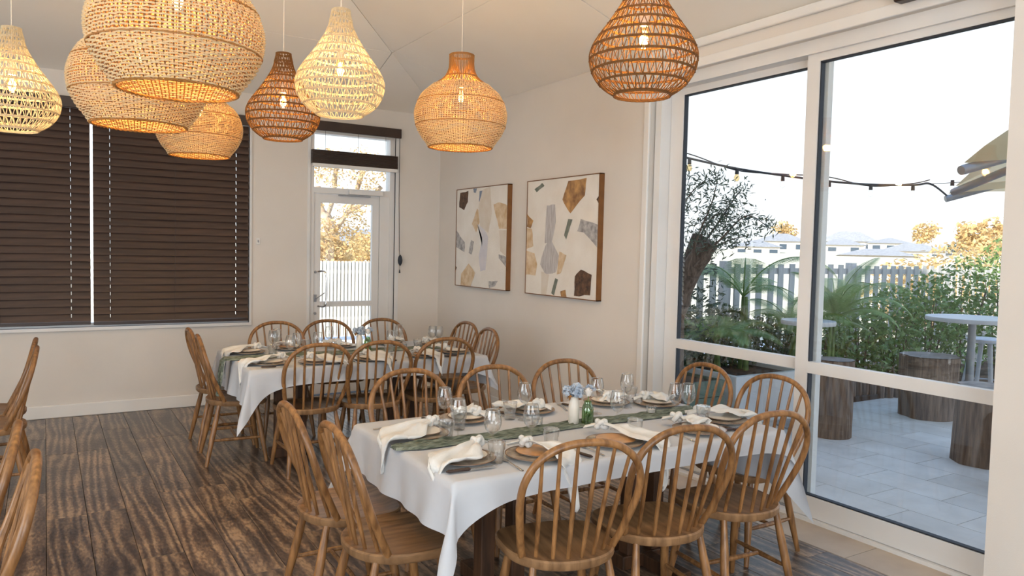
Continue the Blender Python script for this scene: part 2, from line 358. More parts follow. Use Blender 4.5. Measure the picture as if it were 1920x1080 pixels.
# hip ceiling of sheets with joints
ce = struct('ceiling', MB().quad((XL, YF, 4.75), (XR, YF, 4.75), (XR, YB, 4.75), (XL, YB, 4.75)).box(XL - .2, YF - .2, 4.75, XR + .25, YB + .2, 4.8), M['ceil'])
HW = (XR - XL) / 2
def clip(poly, f):
    o_ = []
    for i in range(len(poly)):
        a = poly[i]; b = poly[(i + 1) % len(poly)]; fa = f(*a); fb = f(*b)
        if fa >= 0: o_.append(a)
        if (fa >= 0) != (fb >= 0):
            t = fa / (fa - fb); o_.append((a[0] + (b[0] - a[0]) * t, a[1] + (b[1] - a[1]) * t))
    return o_
def slope_panels(kind):
    rows = [0, 1.024, 2.05, 3.07, HW + .01]
    for i in range(4):
        d0, d1 = rows[i], rows[i + 1]
        if kind in 'BF': cuts = [.34 + 2.43 * k for k in range(-4, 4)]; lo, hi = XL, XR
        else: cuts = [6.62 + 2.43 * k for k in range(-6, 2)]; lo, hi = YF, YB
        ed = sorted([lo] + [c for c in cuts if lo < c < hi] + [hi])
        for a, b in zip(ed, ed[1:]):
            if kind == 'B': poly = [(a, YB - d1), (b, YB - d1), (b, YB - d0), (a, YB - d0)]
            elif kind == 'F': poly = [(a, YF + d0), (b, YF + d0), (b, YF + d1), (a, YF + d1)]
            elif kind == 'R': poly = [(XR - d1, a), (XR - d0, a), (XR - d0, b), (XR - d1, b)]
            else: poly = [(XL + d0, a), (XL + d1, a), (XL + d1, b), (XL + d0, b)]
            D = {'B': lambda x, y: YB - y, 'F': lambda x, y: y - YF, 'R': lambda x, y: XR - x, 'L': lambda x, y: x - XL}
            me_ = D[kind]
            for k2, g in D.items():
                if k2 != kind: poly = clip(poly, lambda x, y, g=g, h=me_: g(x, y) - h(x, y))
                if len(poly) < 3: break
            if len(poly) < 3: continue
            cx = sum(p[0] for p in poly) / len(poly); cy = sum(p[1] for p in poly) / len(poly)
            out_ = []
            for p in poly:
                v = Vector((p[0] - cx, p[1] - cy)); l = v.length
                if l < .02: continue
                v *= (l - .006) / l; out_.append((cx + v.x, cy + v.y))
            mb = MB(); n_ = len(out_); z = lambda x, y: ZW + K * me_(x, y)
            mb.v = [(x, y, z(x, y)) for x, y in out_] + [(x, y, z(x, y) + .014) for x, y in out_]
            mb.f = [list(range(n_))[::-1], [n_ + q for q in range(n_)]] + [[q, (q + 1) % n_, n_ + (q + 1) % n_, n_ + q] for q in range(n_)]
            mb.obj('ceiling_sheet', M['ceil'], ce)
for k_ in 'BRFL': slope_panels(k_)
# backing above sheets closes the joints
bk = MB(); zr = ZW + K * HW + .016
o4 = [(XL, YF), (XR, YF), (XR, YB), (XL, YB)]
z0 = ZW + .016
r0 = ((XL + XR) / 2, YF + HW, zr); r1 = ((XL + XR) / 2, YB - HW, zr)
bk.v = [(x, y, z0) for x, y in o4] + [r0, r1]; bk.f = [[0, 1, 4], [1, 2, 5, 4], [2, 3, 5], [3, 0, 4, 5]]
bk.obj('joint_backing', M['gapgrey'], ce)
# roof outside with eaves
ro = MB(); e_ = .6; zz = ZW + .22 - K * e_
ro.v = [(XL - e_, YF - e_, zz), (XR + e_, YF - e_, zz), (XR + e_, YB + e_, zz), (XL - e_, YB + e_, zz), (r0[0], r0[1], zr + .2), (r1[0], r1[1], zr + .2)]
ro.f = [[0, 1, 4], [1, 2, 5, 4], [2, 3, 5], [3, 0, 4, 5]]
struct('roof', ro, M['roof'])
# trims round the sliding door
o = struct('trim_1', MB().box(XR - .02, 1.712, 2.84, XR, 4.29, 2.905), M['white']); bevel(o, .006)
o = struct('trim_2', MB().box(XR - .02, 4.235, 0, XR, 4.29, 2.84), M['white']); bevel(o, .006)
o = struct('trim_3', MB().box(XR - .03, 1.712, 2.975, XR, 4.25, 3.035), M['white']); bevel(o, .01)

# ------------------------------------------------------------------ sliding glass doors
FX = 3.84
fr = struct('door_frame', MB().box(FX, 1.712, 2.765, FX + .16, 4.235, 2.845), M['frame'])
MB().box(FX, 4.175, 0, FX + .16, 4.235, 2.765).obj('jamb', M['frame'], fr)
MB().box(FX, 1.712, -.0, FX + .16, 4.235, .022).obj('sill_track', M['frame'], fr)
MB().box(FX + .06, 1.712, .022, FX + .075, 4.175, .034).obj('track_rib', M['gmetal'], fr)
def slide(name, x, y0, y1, z0, z1, sw0, sw1, br, tr, mid):
    d = struct(name, MB().box(x, y0, z0, x + .045, y0 + sw0, z1), M['frame'])
    d.name = name
    MB().box(x, y1 - sw1, z0, x + .045, y1, z1).obj('stile', M['frame'], d)
    bevel(MB().box(x, y0 + sw0, z0, x + .045, y1 - sw1, z0 + br).obj('bottom_rail', M['frame'], d), .003)
    MB().box(x, y0 + sw0, z1 - tr, x + .045, y1 - sw1, z1).obj('top_rail', M['frame'], d)
    MB().box(x - .004, y0 + sw0, mid - .034, x + .049, y1 - sw1, mid + .034).obj('middle_rail', M['frame'], d)
    MB().box(x + .02, y0 + sw0, z0 + br, x + .026, y1 - sw1, z1 - tr).obj('glass_pane', M['pane'], d)
    g = MB().box(x + .006, y1 - sw1 - .008, z0 + br, x + .04, y1 - sw1 - .001, z1 - tr)
    g.box(x + .006, y0 + sw0, z1 - tr - .008, x + .04, y1 - sw1, z1 - tr - .001).box(x + .006, y0 + sw0, z0 + br + .001, x + .04, y1 - sw1, z0 + br + .008)
    g.obj('rubber_seal', M['cable'], d)
    return d
slide('door_1', 3.865, 1.66, 2.955, .024, 2.765, .06, .085, .125, .045, .917)
slide('door_2', 3.935, 2.86, 4.172, .024, 2.765, .085, .125, .125, .045, .917)
# dark box on the header
t = thing('wall_speaker', 'small dark brown box fixed high above the sliding door', 'box', (3.76, 2.25, 2.885))
bevel(MB().box(-.06, -.24, 0, .012, .085, .12).obj('casing', M['slat_dark'], t), .012, 3)
MB().box(-.064, -.22, .012, -.058, .065, .10).obj('grille', M['cable'], t)

# ------------------------------------------------------------------ back glass door
bd = struct('door_3', MB().box(DX0, YB + .02, 0, DX0 + .045, YB + .14, DZ1), M['frame'])
def bar(n, *b, mt='frame', par=None):
    return MB().box(*b).obj(n, M[mt], par)
bar('jamb', DX1 - .055, YB + .02, 0, DX1, YB + .14, DZ1, par=bd)
bar('head', DX0 + .045, YB + .02, DZ1 - .05, DX1 - .055, YB + .14, DZ1, par=bd)
bar('transom', DX0 + .045, YB + .02, 2.115, DX1 - .055, YB + .14, 2.175, par=bd)
bar('transom_pane', DX0 + .045, YB + .07, 2.175, DX1 - .055, YB + .076, DZ1 - .05, mt='pane', par=bd)
bar('side_moulding', DX1, YB - .004, 0, DX1 + .045, YB + .02, DZ1 + .02, par=bd)
bar('side_moulding', DX0 - .03, YB - .004, 0, DX0, YB + .02, DZ1 + .02, par=bd)
L0, L1 = DX0 + .048, DX1 - .17
bar('hinge_post', L1 + .004, YB + .03, 0, DX1 - .055, YB + .12, 2.115, par=bd)
lf = bar('door_leaf', L0, YB + .04, .01, L0 + .075, YB + .085, 2.11, par=bd)
for n_, b_ in (('stile', (L1 - .075, YB + .04, .01, L1, YB + .085, 2.11)), ('top_rail', (L0 + .075, YB + .04, 2.02, L1 - .075, YB + .085, 2.11)),
               ('bottom_rail', (L0 + .075, YB + .04, .01, L1 - .075, YB + .085, .2)), ('middle_rail', (L0 + .075, YB + .036, .93, L1 - .075, YB + .09, .985))):
    bar(n_, *b_, par=lf)
bar('glass_pane', L0 + .075, YB + .06, .2, L1 - .075, YB + .066, 2.02, mt='pane', par=lf)
hd = MB().tube(catmull([(L0 + .05, YB + .03, 1.30), (L0 + .10, YB - .03, 1.30), (L0 + .118, YB - .04, 1.22), (L0 + .118, YB - .04, 1.02), (L0 + .10, YB - .03, .94), (L0 + .05, YB + .03, .94)], 6), .009, 8)
hd.obj('pull_handle', M['steel'], lf, smooth=True)
MB().box(L0 + .01, YB + .028, .985, L0 + .035, YB + .04, 1.06).box(L0 + .02, YB + .0, 1.015, L0 + .03, YB + .03, 1.025).tube([(L0 + .025, YB, 1.02), (L0 + .11, YB - .01, 1.08)], .005, 6).obj('lever_lock', M['gmetal'], lf)
for z in (.865, 1.295): MB().lathe([(.014, 0), (.014, .006), (.008, .01)], 12).obj('rose', M['gmetal'], lf, (L0 + .022, YB + .036, z)).rotation_euler = (PI / 2, 0, 0)
cl = bevel(bar('closer_body', L0 + .36, YB - .03, 2.115, L1 + .02, YB + .02, 2.165, par=bd), .006)
bar('closer_arm', L0 + .25, YB - .012, 2.095, L0 + .60, YB + .01, 2.108, mt='gmetal', par=cl)
# ------------------------------------------------------------------ back window
wd = struct('window_1', MB().box(WX0, YB + .03, WZ0, WX1, YB + .12, WZ0 + .03), M['frame'])
bar('window_head', WX0, YB + .03, WZ1 - .04, WX1, YB + .12, WZ1, par=wd)
for x in (WX0, -.95, WX1 - .035): bar('mullion', x, YB + .03, WZ0 + .03, x + .035, YB + .12, WZ1 - .04, par=wd)
for a, b in ((WX0 + .035, -.95), (-.915, WX1 - .035)): bar('glass_pane', a, YB + .07, WZ0 + .03, b, YB + .076, WZ1 - .04, mt='pane', par=wd)
bar('window_sill', WX0, YB - .03, WZ0 - .028, WX1 + .02, YB + .03, WZ0, par=wd)
bar('reveal_lining', WX1, YB - .02, WZ0, WX1 + .02, YB + .03, WZ1, par=wd)

def blind(x0, x1, ztop, zbot, holes, label, nseg_bot=True):
    t = thing('venetian_blind', label, 'blind', ((x0 + x1) / 2, YB, zbot)); cx = (x0 + x1) / 2
    bevel(MB().box(x0 - cx - .015, -.075, ztop - .095 - zbot, x1 - cx + .015, -.055, ztop - zbot).obj('valance', M['slat_dark'], t), .005)
    MB().box(x0 - cx, -.055, ztop - .06 - zbot, x1 - cx, -.008, ztop - .01 - zbot).obj('head_rail', M['slat_dark'], t)
    pitch = .0665; z = .035; me = None; n = 0
    hs = sorted(holes)
    while z < ztop - .11 - zbot:
        if me is None:
            mb = MB(); tilt = Matrix.Rotation(R_(-20), 4, 'X')
            ed = [x0 - cx] + [q for h in hs for q in (h - cx - .0028, h - cx + .0028)] + [x1 - cx]
            for i in range(0, len(ed), 2): mb.box(ed[i], -.0018, -.005, ed[i + 1], .0018, .071, tilt)
            for h in hs:
                mb.box(h - cx - .0028, -.0018, -.005, h - cx + .0028, .0018, .032, tilt)
            me = mb.mesh('slat', M['slat'])
        o = bpy.data.objects.new('slat', me); C.objects.link(o); o.parent = t; o.location = (0, -.044, z); n += 1
        z += pitch
    bevel(MB().box(x0 - cx, -.042, 0, x1 - cx, -.012, .028).obj('bottom_rail', M['slat_dark'], t), .004)
    for h in hs + [(x0 + x1) / 2]:
        MB().tube([(h - cx, -.052, .02), (h - cx, -.056, ztop - .1 - zbot)], .0016, 5).obj('ladder_cord', M['slat_dark'], t)
    return t
blind(-1.0, .343, 2.813, .822, [-.80, .195], 'left dark brown slatted blind closed over the back window')
blind(.366, 1.70, 2.813, .815, [.50, 1.583], 'right dark brown slatted blind, next to the glass door')
blind(-2.4, -1.05, 2.813, .815, [-2.2, -1.2], 'dark brown slatted blind partly outside the left edge')
# raised blind over the door
t = thing('raised_blind', 'dark brown blind pulled up above the glass door', 'blind', (2.79, YB, 2.40))
bevel(MB().box(-.49, -.07, .345, .50, -.05, .445).obj('valance', M['slat_dark'], t), .005)
MB().box(-.47, -.05, .375, .48, -.012, .43).obj('head_rail', M['slat_dark'], t)
for i in range(11):
    bevel(MB().box(-.47, -.066, .012 + i * .0128, .465, -.006, .0222 + i * .0128).obj('slat', M['slat_dark'], t), .002, 1)
bevel(MB().box(-.465, -.066, -.022, .46, -.006, .012).obj('bottom_rail', M['white'], t), .004)
for x in (-.33, .02, .33):
    MB().tube([(x, -.04, .15), (x, -.04, .36)], .0018, 5).obj('lift_cord', M['slat_dark'], t)
pc = [(.485, -.055, .35), (.488, -.05, -.3), (.50, -.05, -.86), (.508, -.05, -.93)]
MB().tube(pc, .0035, 6).obj('pull_cord', M['cable'], t)
MB().lathe([(.006, -.06), (.022, -.03), (.026, 0), (.02, .035), (.006, .06)], 12).obj('cord_knob', M['cable'], t, (.512, -.05, -.97), smooth=True)
MB().lathe([(.010, -.03), (.006, .0), (.003, .01)], 8).obj('cord_tassel', M['cable'], t, (.508, -.05, -1.08))
MB().tube([(.508, -.05, -1.08), (.508, -.05, -1.0)], .002, 5).obj('cord_tail', M['cable'], t)

t = thing('light_switch', 'small white switch plate on the wall right of the blinds', 'switch', (1.80, YB, 1.60))
bevel(MB().box(-.018, -.009, -.03, .018, 0, .03).obj('plate', M['white'], t), .002)
MB().box(-.006, -.013, -.012, .006, -.009, .012).obj('rocker', M['gmetal'], t)
# ------------------------------------------------------------------ pictures on the right wall
def picture(y0, y1, label, shapes):
    z0, z1 = 1.177, 2.2; h = z1 - z0; w_ = y1 - y0
    t = thing('framed_picture', label, 'picture', (XR, (y0 + y1) / 2, z0))
    d = .05
    MB().box(-d + .004, -w_ / 2 + .008, .008, -d + .008, w_ / 2 - .008, h - .008).obj('canvas', M['artbg'], t)
    fs = MB().box(-d, -w_ / 2, 0, 0, -w_ / 2 + .008, h).box(-d, w_ / 2 - .008, 0, 0, w_ / 2, h).box(-d, -w_ / 2, 0, 0, w_ / 2, .008).box(-d, -w_ / 2, h - .008, 0, w_ / 2, h)
    fs.obj('frame', M['artframe'], t)
    for i, (pt, kind) in enumerate(shapes):
        dd = .0006 + i * .00012
        P = [(w_ / 2 - .009 - u * (w_ - .018), .009 + (1 - v) * (h - .018)) for u, v in pt]
        c = Vector((sum(p[0] for p in P) / len(P), sum(p[1] for p in P) / len(P)))
        Q = []
        for a_, b_ in zip(P, P[1:] + P[:1]):
            a = Vector(a_); b = Vector(b_)
            for s_ in (0, .33, .66):
                p = a.lerp(b, s_); q = noise.noise(Vector((p.x * 14, p.y * 14, i))) * .012
                p = p + (p - c).normalized() * q
                Q.append((max(-w_ / 2 + .009, min(w_ / 2 - .009, p.x)), max(.009, min(h - .009, p.y))))
        mb = MB(); n_ = len(Q); x = -d + .004 - dd
        mb.v = [(x, q[0], q[1]) for q in Q] + [(x, c.x, c.y)]
        mb.f = [[i_, (i_ + 1) % n_, n_] for i_ in range(n_)]
        mb.obj('painted_shape', PAINT[kind], t)
# u = 0 left .. 1 right, v = 0 top .. 1 bottom as seen
picture(6.15, 7.205, 'left abstract picture of pale collage shapes, nearer the corner', [
    ([(.07, .03), (.24, .02), (.23, .13), (.16, .21), (.05, .18)], 'dark'), ([(.34, 0), (.42, 0), (.40, .05), (.35, .04)], 'blue'),
    ([(.47, .03), (.53, .03), (.50, .15), (.46, .14)], 'blue'), ([(.43, .2), (.33, .36), (.42, .45), (.52, .3)], 'tan'), ([(.53, .02), (.68, .0), (.72, .26), (.66, .45), (.5, .4), (.45, .2)], 'pale'),
    ([(.44, .36), (.58, .42), (.66, .5), (.62, .83), (.52, .84), (.48, .7), (.54, .5)], 'lilac'), ([(.75, .18), (.86, .16), (1, .2), (1, .42), (.86, .42)], 'tan'),
    ([(.86, .43), (1, .43), (1, .68), (.89, .63)], 'pale'), ([(.86, .66), (1, .68), (1, .78), (.87, .70)], 'slate'),
    ([(0, .42), (.08, .48), (.19, .55), (.18, .65), (0, .60)], 'slate'), ([(.32, .52), (.38, .54), (.34, .67), (.27, .66)], 'slate'),
    ([(.0, .8), (.02, .82), (0, .85)], 'dark'), ([(.28, .76), (.42, .86), (.33, 1), (.11, 1), (.13, .88)], 'tan'), ([(.69, .93), (.86, .92), (.8, .97), (.7, 1)], 'slate')])
picture(4.755, 5.815, 'right abstract picture of brown collage shapes, nearer the glass door', [
    ([(.1, .07), (.22, .02), (.25, .05), (.14, .1)], 'green'), ([(.52, .18), (.60, .03), (.84, .02), (.82, .16), (.64, .30), (.58, .25)], 'bronze'),
    ([(.97, .2), (1, .17), (1, .23)], 'dark'), ([(.0, .29), (.10, .35), (.06, .41), (0, .4)], 'bronze'), ([(0, .41), (.08, .42), (.11, .58), (0, .6)], 'tan'),
    ([(0, .62), (.13, .64), (.18, .74), (.15, .84), (0, .84)], 'tan'), ([(.3, .22), (.42, .22), (.44, .36), (.38, .56), (.28, .55)], 'grey'), ([(.3, .56), (.38, .53), (.5, .66), (.46, .80), (.3, .82), (.22, .74)], 'grey'),
    ([(.24, .8), (.36, .82), (.32, 1), (.25, 1)], 'pale'), ([(.61, .35), (.67, .35), (.59, .52), (.56, .48)], 'green'), ([(.78, .35), (1, .40), (1, .58), (.82, .46), (.74, .45)], 'slate'),
    ([(.5, .62), (.60, .65), (.53, .80), (.47, .82)], 'tan'), ([(.45, .85), (.49, .86), (.44, 1), (.40, .98)], 'green'), ([(.72, .82), (.80, .76), (.94, .8), (.93, .97), (.72, .98)], 'dark'), ([(.53, .96), (.6, .94), (.62, 1), (.54, 1)], 'bronze')])

# ------------------------------------------------------------------ chairs
def make_chair(label, loc, rz):
    t = thing('dining_chair', label, 'chair', loc, rz)
    # seat
    mb = MB(); n = 40; rings = []
    def outl(s, z):
        P = []
        for i in range(n):
            q = 2 * PI * i / n; c = math.cos(q); s_ = math.sin(q)
            p = .55 if s_ > 0 else .92
            x = .222 * math.copysign(abs(c) ** p, c); y = (.205 if s_ > 0 else .21) * math.copysign(abs(s_) ** p, s_)
            x *= 1 + .03 * (y / .2)
            P.append((x * s, y * s, z))
        return P
    for s, z in ((.1, .446), (.45, .445), (.75, .447), (.88, .454), (.97, .456), (1, .450), (.995, .428), (.96, .419), (.5, .419), (.1, .419)): rings.append(outl(s, z))
    for r in rings: mb.v += r
    for i in range(len(rings) - 1):
        for j in range(n): mb.f.append([i * n + j, i * n + (j + 1) % n, (i + 1) * n + (j + 1) % n, (i + 1) * n + j][::-1])
    mb.f.append(list(range(n))); mb.f.append([(len(rings) - 1) * n + j for j in range(n)][::-1])
    mb.obj('seat', M['seat'], t, smooth=True)
    H = .462
    half = [(.180, -.01), (.198, .12), (.221, .35), (.232, .52), (.226, .68), (.192, .83), (.132, .93), (.066, .975), (0, .985)]
    def hp(x, f): return Vector((x, -.10 - .165 * f - .02 * math.sin(PI * f), .45 + H * f))
    pts = [hp(-x, f) for x, f in half] + [hp(x, f) for x, f in half[::-1][1:]]
    pts = catmull(pts, 5)
    MB().tube(pts, .0145, 10).obj('back_hoop', M['chair'], t, smooth=True)
    for i in range(6):
        xb = -.135 + .054 * i; yb = -.172 + .10 * (xb / .19) ** 2
        xt = xb * 1.28
        # find the height on the hoop
        best = min((p for p in pts if p.z > .75), key=lambda p: abs(p.x - xt))
        b = Vector((xb, yb, .448)); mid = b.lerp(best, .5) + Vector((0, .0, 0))
        MB().tube([b, b.lerp(best, .25), mid, b.lerp(best, .75), best], [.0075, .0088, .0088, .0078, .0068], 8).obj('spindle', M['chair'], t, smooth=True)
    knee = {}
    for sx in (-1, 1):
        for sy in (-1, 1):
            a = Vector((sx * .150, .125 * sy - .01, .425)); b = Vector((sx * .202, (.185 if sy > 0 else -.225), 0))
            MB().tube([a, a.lerp(b, .3), a.lerp(b, .55), a.lerp(b, .85), b], [.0135, .0185, .019, .0145, .0125], 10).obj('leg', M['chair'], t, smooth=True)
            knee[(sx, sy)] = a.lerp(b, .58)
    md = {}
    for sx in (-1, 1):
        a, b = knee[(sx, -1)], knee[(sx, 1)]; md[sx] = a.lerp(b, .5)
        MB().tube([a, a.lerp(b, .2), a.lerp(b, .5), a.lerp(b, .8), b], [.008, .0105, .0125, .0105, .008], 8).obj('stretcher', M['chair'], t, smooth=True)
    a, b = md[-1], md[1]
    MB().tube([a, a.lerp(b, .2), a.lerp(b, .5), a.lerp(b, .8), b], [.008, .0105, .012, .0105, .008], 8).obj('stretcher', M['chair'], t, smooth=True)
    return t
W = 'oak hoop-back chair '
CH = [
 (W + 'at front of the near table, leftmost, back to camera', 1.685, 2.34, -13, 'chairs round the near table'),
 (W + 'at front of the near table, middle one, back to camera', 2.165, 2.34, -10, 0),
 (W + 'at front of the near table, rightmost, back to camera', 2.675, 2.37, -6, 0),
 (W + 'at the near table left end, closer to camera', 1.165, 2.70, -92, 0),
 (W + 'at the near table left end, farther from camera', 1.12, 3.14, -91, 0),
 (W + 'on the far side of the near table, leftmost', 1.685, 3.50, 182, 0),
 (W + 'on the far side of the near table, middle', 2.165, 3.43, 179, 0),
 (W + 'on the far side of the near table, rightmost', 2.675, 3.46, 177, 0),
 (W + 'at the near table right end, farther, before the glass door', 3.15, 3.24, 88, 0),
 (W + 'at the near table right end, closer, before the glass door', 3.19, 2.745, 91, 0),
 (W + 'at front of the far table, leftmost, back to camera', 1.575, 5.245, 1, 'chairs round the far table'),
 (W + 'at front of the far table, middle, back to camera', 2.03, 5.225, -3, 0),
 (W + 'at front of the far table, rightmost, back to camera', 2.55, 5.235, -4, 0),
 (W + 'at the far table left end, closer to camera', 1.19, 5.74, -94, 0),
 (W + 'at the far table left end, farther from camera', 1.20, 6.22, -90, 0),
 (W + 'on the far side of the far table, under the blind', 1.68, 6.27, 180, 0),
 (W + 'on the far side of the far table, before the door handle', 2.13, 6.29, 180, 0),
 (W + 'on the far side of the far table, before the door right half', 2.625, 6.25, 180, 0),
 (W + 'at the far table right end, nearest the corner', 2.985, 5.98, 92, 0),
 (W + 'at the far table right end, closer to camera', 2.90, 5.46, 84, 0),
 (W + 'at far left edge of photo, farthest back', -.32, 5.92, 88, 'chairs at the left edge'),
 (W + 'at far left edge of photo, second from back', -.31, 5.46, 90, 0),
 (W + 'cut off by the left edge, second nearest camera', -.35, 3.21, 90, 0),
 (W + 'cut off by the left edge, nearest camera', -.29, 2.72, 92, 0),
]
proto = None; grp = None
for lb, x, y, rz, g in CH:
    grp = g or grp
    if proto is None: proto = make_chair(lb, (x, y, .0), R_(rz)); proto['group'] = grp
    else: dup(proto, (x, y, .0), R_(rz), lb, grp)

# ------------------------------------------------------------------ tables and cloths
def table(x0, x1, y0, y1, label, lx0, lx1):
    cx, cy = (x0 + x1) / 2, (y0 + y1) / 2
    t = thing('trestle_table', label, 'table', (cx, cy, 0))
    bevel(MB().box(x0 - cx + .01, y0 - cy + .01, .71, x1 - cx - .01, y1 - cy - .01, .742).obj('tabletop', M['dark_chair'], t), .004)
    for lx in (lx0 - cx, lx1 - cx):
        for dx in (-.13, .03): bevel(MB().box(lx + dx - .035, -.035, .06, lx + dx + .035, .035, .71).obj('leg', M['dark_chair'], t), .004)
        bevel(MB().box(lx - .20, -.045, 0, lx + .10, .045, .07).obj('foot', M['dark_chair'], t), .006)
        bevel(MB().box(lx - .08, -.32, .0, lx - .01, .32, .068).obj('foot', M['dark_chair'], t), .006)
        bevel(MB().box(lx - .08, -.40, .65, lx - .01, .40, .71).obj('top_bearer', M['dark_chair'], t), .006)
    return t
def cloth(x0, x1, y0, y1, dl, dr, df, db, tipFL, label, seed=0, tipO=.35, group=None):
    cx, cy = (x0 + x1) / 2, (y0 + y1) / 2; hx = (x1 - x0) / 2; hy = (y1 - y0) / 2; Z = .7455
    NU, NV = 108, 70
    def fn(u, v):
        X = -hx - dl + u * (2 * hx + dl + dr); Y = -hy - df + v * (2 * hy + df + db)
        a = max(0, -hx - X, X - hx); b = max(0, -hy - Y, Y - hy)
        sx = -1 if X < 0 else 1; sy = -1 if Y < 0 else 1
        bx = max(-hx, min(hx, X)); by = max(-hy, min(hy, Y))
        if a == 0 and b == 0:
            z = .0012 * noise.noise(Vector((X * 5, Y * 5, seed)))
            return (X, Y, Z + z)
        A = (dl if sx < 0 else dr); B = (df if sy < 0 else db)
        if sy < 0 and b > 0:
            bo = 1 + 1.5 * math.exp(-max(0, X + hx) / .10) + .5 * math.exp(-max(0, hx - X) / .10)
            b *= bo; B *= bo
        s, t_ = a / A, b / B
        mn = min(s, t_)
        h = math.hypot(a, b)
        tip = tipFL if (sx < 0 and sy < 0) else tipO
        full = math.hypot(A, B)
        h *= 1 + (tip / full - 1) * mn ** 1.0 * 1.0
        ph = math.atan2(b, a)
        d = Vector((math.cos(ph) * sx, math.sin(ph) * sy))
        per = X * (1 if b > a else 0) + Y * (1 if a >= b else 0)
        rip = .5 + .5 * math.sin(per * 15 + seed) + .4 * math.sin(per * 31 + 2 * seed)
        off = .008 * (1 - math.exp(-h / .01)) + h * (.06 + .16 * mn) + h * .10 * rip * (1 - mn)
        # corner: two flutes
        if mn > 0: off += h * .16 * math.sin(2 * ph) * math.sin(min(1, mn * 3) * PI / 2)
        return (bx + d.x * off, by + d.y * off, Z + .002 - math.sqrt(max(h * h - off * off, 0)) * .99 - .002 * (h > .01))
    o = MB().grid(fn, NU, NV).obj('tablecloth', M['cloth'], None, (cx, cy, 0), smooth=False)
    o.data.polygons.foreach_set('use_smooth', [True] * len(o.data.polygons))
    tag(o, label, 'tablecloth', group); return o
TZ = .7475
table(1.23, 3.0, 2.34, 3.35, 'dark timber trestle table under the nearer white cloth', 1.78, 2.62)
cloth(1.23, 3.0, 2.34, 3.35, .20, .30, .085, .12, .46, 'white tablecloth on the near table, corner hanging to the left front', 0, .50)
table(1.14, 2.93, 5.075, 6.14, 'dark timber trestle table under the farther white cloth', 1.6, 2.5)
cloth(1.14, 2.93, 5.075, 6.14, .24, .25, .115, .14, .44, 'white tablecloth on the far table by the back wall', 2, .33)

def runner(x0, y0, x1, y1, w_, hang, label, seed):
    L = math.hypot(x1 - x0, y1 - y0); a = math.atan2(y1 - y0, x1 - x0)
    def fn(u, v):
        s = -hang + u * (L + hang); q = (v - .5)
        wd_ = w_ * (.85 + .25 * noise.noise(Vector((s * 4, seed, 0)))) * (.55 + .45 * min(1, (s + hang) * 9))
        y = q * wd_ + .012 * math.sin(s * 7 + seed)
        rid = .006 + .010 * math.sin(v * 24 + 3 * noise.noise(Vector((s * 3, v * 3, seed)))) + .004 * noise.noise(Vector((s * 22, v * 9, seed)))
        if v in (0, 1): rid = .001
        if s < 0: return (-.06 - rid + s * .12, y * .8, .004 + s)
        x = s - .06 * math.exp(-s / .03) if hang > 0 else s
        return (x, y, .001 + max(rid, 0))
    o = MB().grid(fn, 150, 20).obj('table_runner', M['runner'], None, (x0, y0, TZ + .001), a)
    o.data.polygons.foreach_set('use_smooth', [True] * len(o.data.polygons))
    tag(o, label, 'table runner', 'gauze table runners'); return o
runner(1.205, 2.83, 2.95, 2.86, .125, 0, 'crinkled green gauze runner along the near table', 1)
runner(1.13, 5.60, 2.85, 5.62, .15, .26, 'crinkled green gauze runner hanging off far table left end', 5)

# ------------------------------------------------------------------ tableware
def lathe_obj(name, prof, mt, par=None, n=32, loc=None, cap=False): return MB().lathe(prof, n, sq=cap).obj(name, mt, par, loc, smooth=True)
def make_plate(r, inner, label):
    t = thing('dinner_plate' if r > .1 else 'side_plate', label, 'plate')
    h = .016 if r > .1 else .010
    lathe_obj('body', [(0, 0), (r * .55, 0), (r * .6, .003), (r * .97, h - .003), (r, h), (r * .97, h - .001), (r * .93, h - .002)], M['plate'], t, 48)
    lathe_obj('well', [(r * .975, h - .0004), (r * .9, h - .003), (r * .62, .0062), (0, .0058)], inner, t, 48)
    lathe_obj('rim', [(r * .965, h - .0006), (r * .985, h + .0008), (r * 1.003, h + .0004), (r * 1.005, h - .001)], M['rim'], t, 48)
    return t
def hexp(base_, rr): pass
def make_glass(label):
    t = thing('wine_glass', label, 'wine glass')
    lathe_obj('bowl', [(.004, .082), (.016, .087), (.029, .102), (.0355, .122), (.036, .140), (.033, .160), (.0285, .182), (.0278, .182), (.032, .160), (.035, .140), (.0345, .122), (.028, .103), (.015, .089), (0, .0865)], M['wglass'], t, 28)
    lathe_obj('stem', [(.0045, .083), (.0036, .07), (.0034, .03), (.006, .012), (.010, .006)], M['wglass'], t, 14)
    lathe_obj('foot', [(.010, .006), (.031, .002), (.032, .0005), (0, .0005)], M['wglass'], t, 28)
    lathe_obj('lip', [(.0274, .1812), (.0282, .1832), (.0290, .1812)], M['lip'], t, 28)
    return t
def make_tumbler(label):
    t = thing('water_tumbler', label, 'tumbler')
    mb = MB(); n = 24; prof = [(.026, 0), (.0275, .003), (.0305, .05), (.0335, .054), (.0355, .084), (.0345, .084), (.0325, .056), (.0285, .05), (.0255, .013), (.0, .011)]
    for i, (r, z) in enumerate(prof):
        for j in range(n):
            q = 2 * PI * j / n; rr = r * (1 - (.05 if (j % 2 and z < .052 and i < 4) else 0)); mb.v.append((rr * math.cos(q), rr * math.sin(q), z))
    for i in range(len(prof) - 1):
        for j in range(n): mb.f.append([i * n + j, i * n + (j + 1) % n, (i + 1) * n + (j + 1) % n, (i + 1) * n + j])
    mb.f.append(list(range(n))[::-1])
    mb.obj('body', M['wglass'], t, smooth=True)
    lathe_obj('base', [(0, .001), (.024, .001), (.0245, .010), (0, .0105)], M['wglass'], t, 24)
    lathe_obj('lip', [(.0340, .0836), (.035, .0856), (.0360, .0836)], M['lip'], t, 28)
    return t
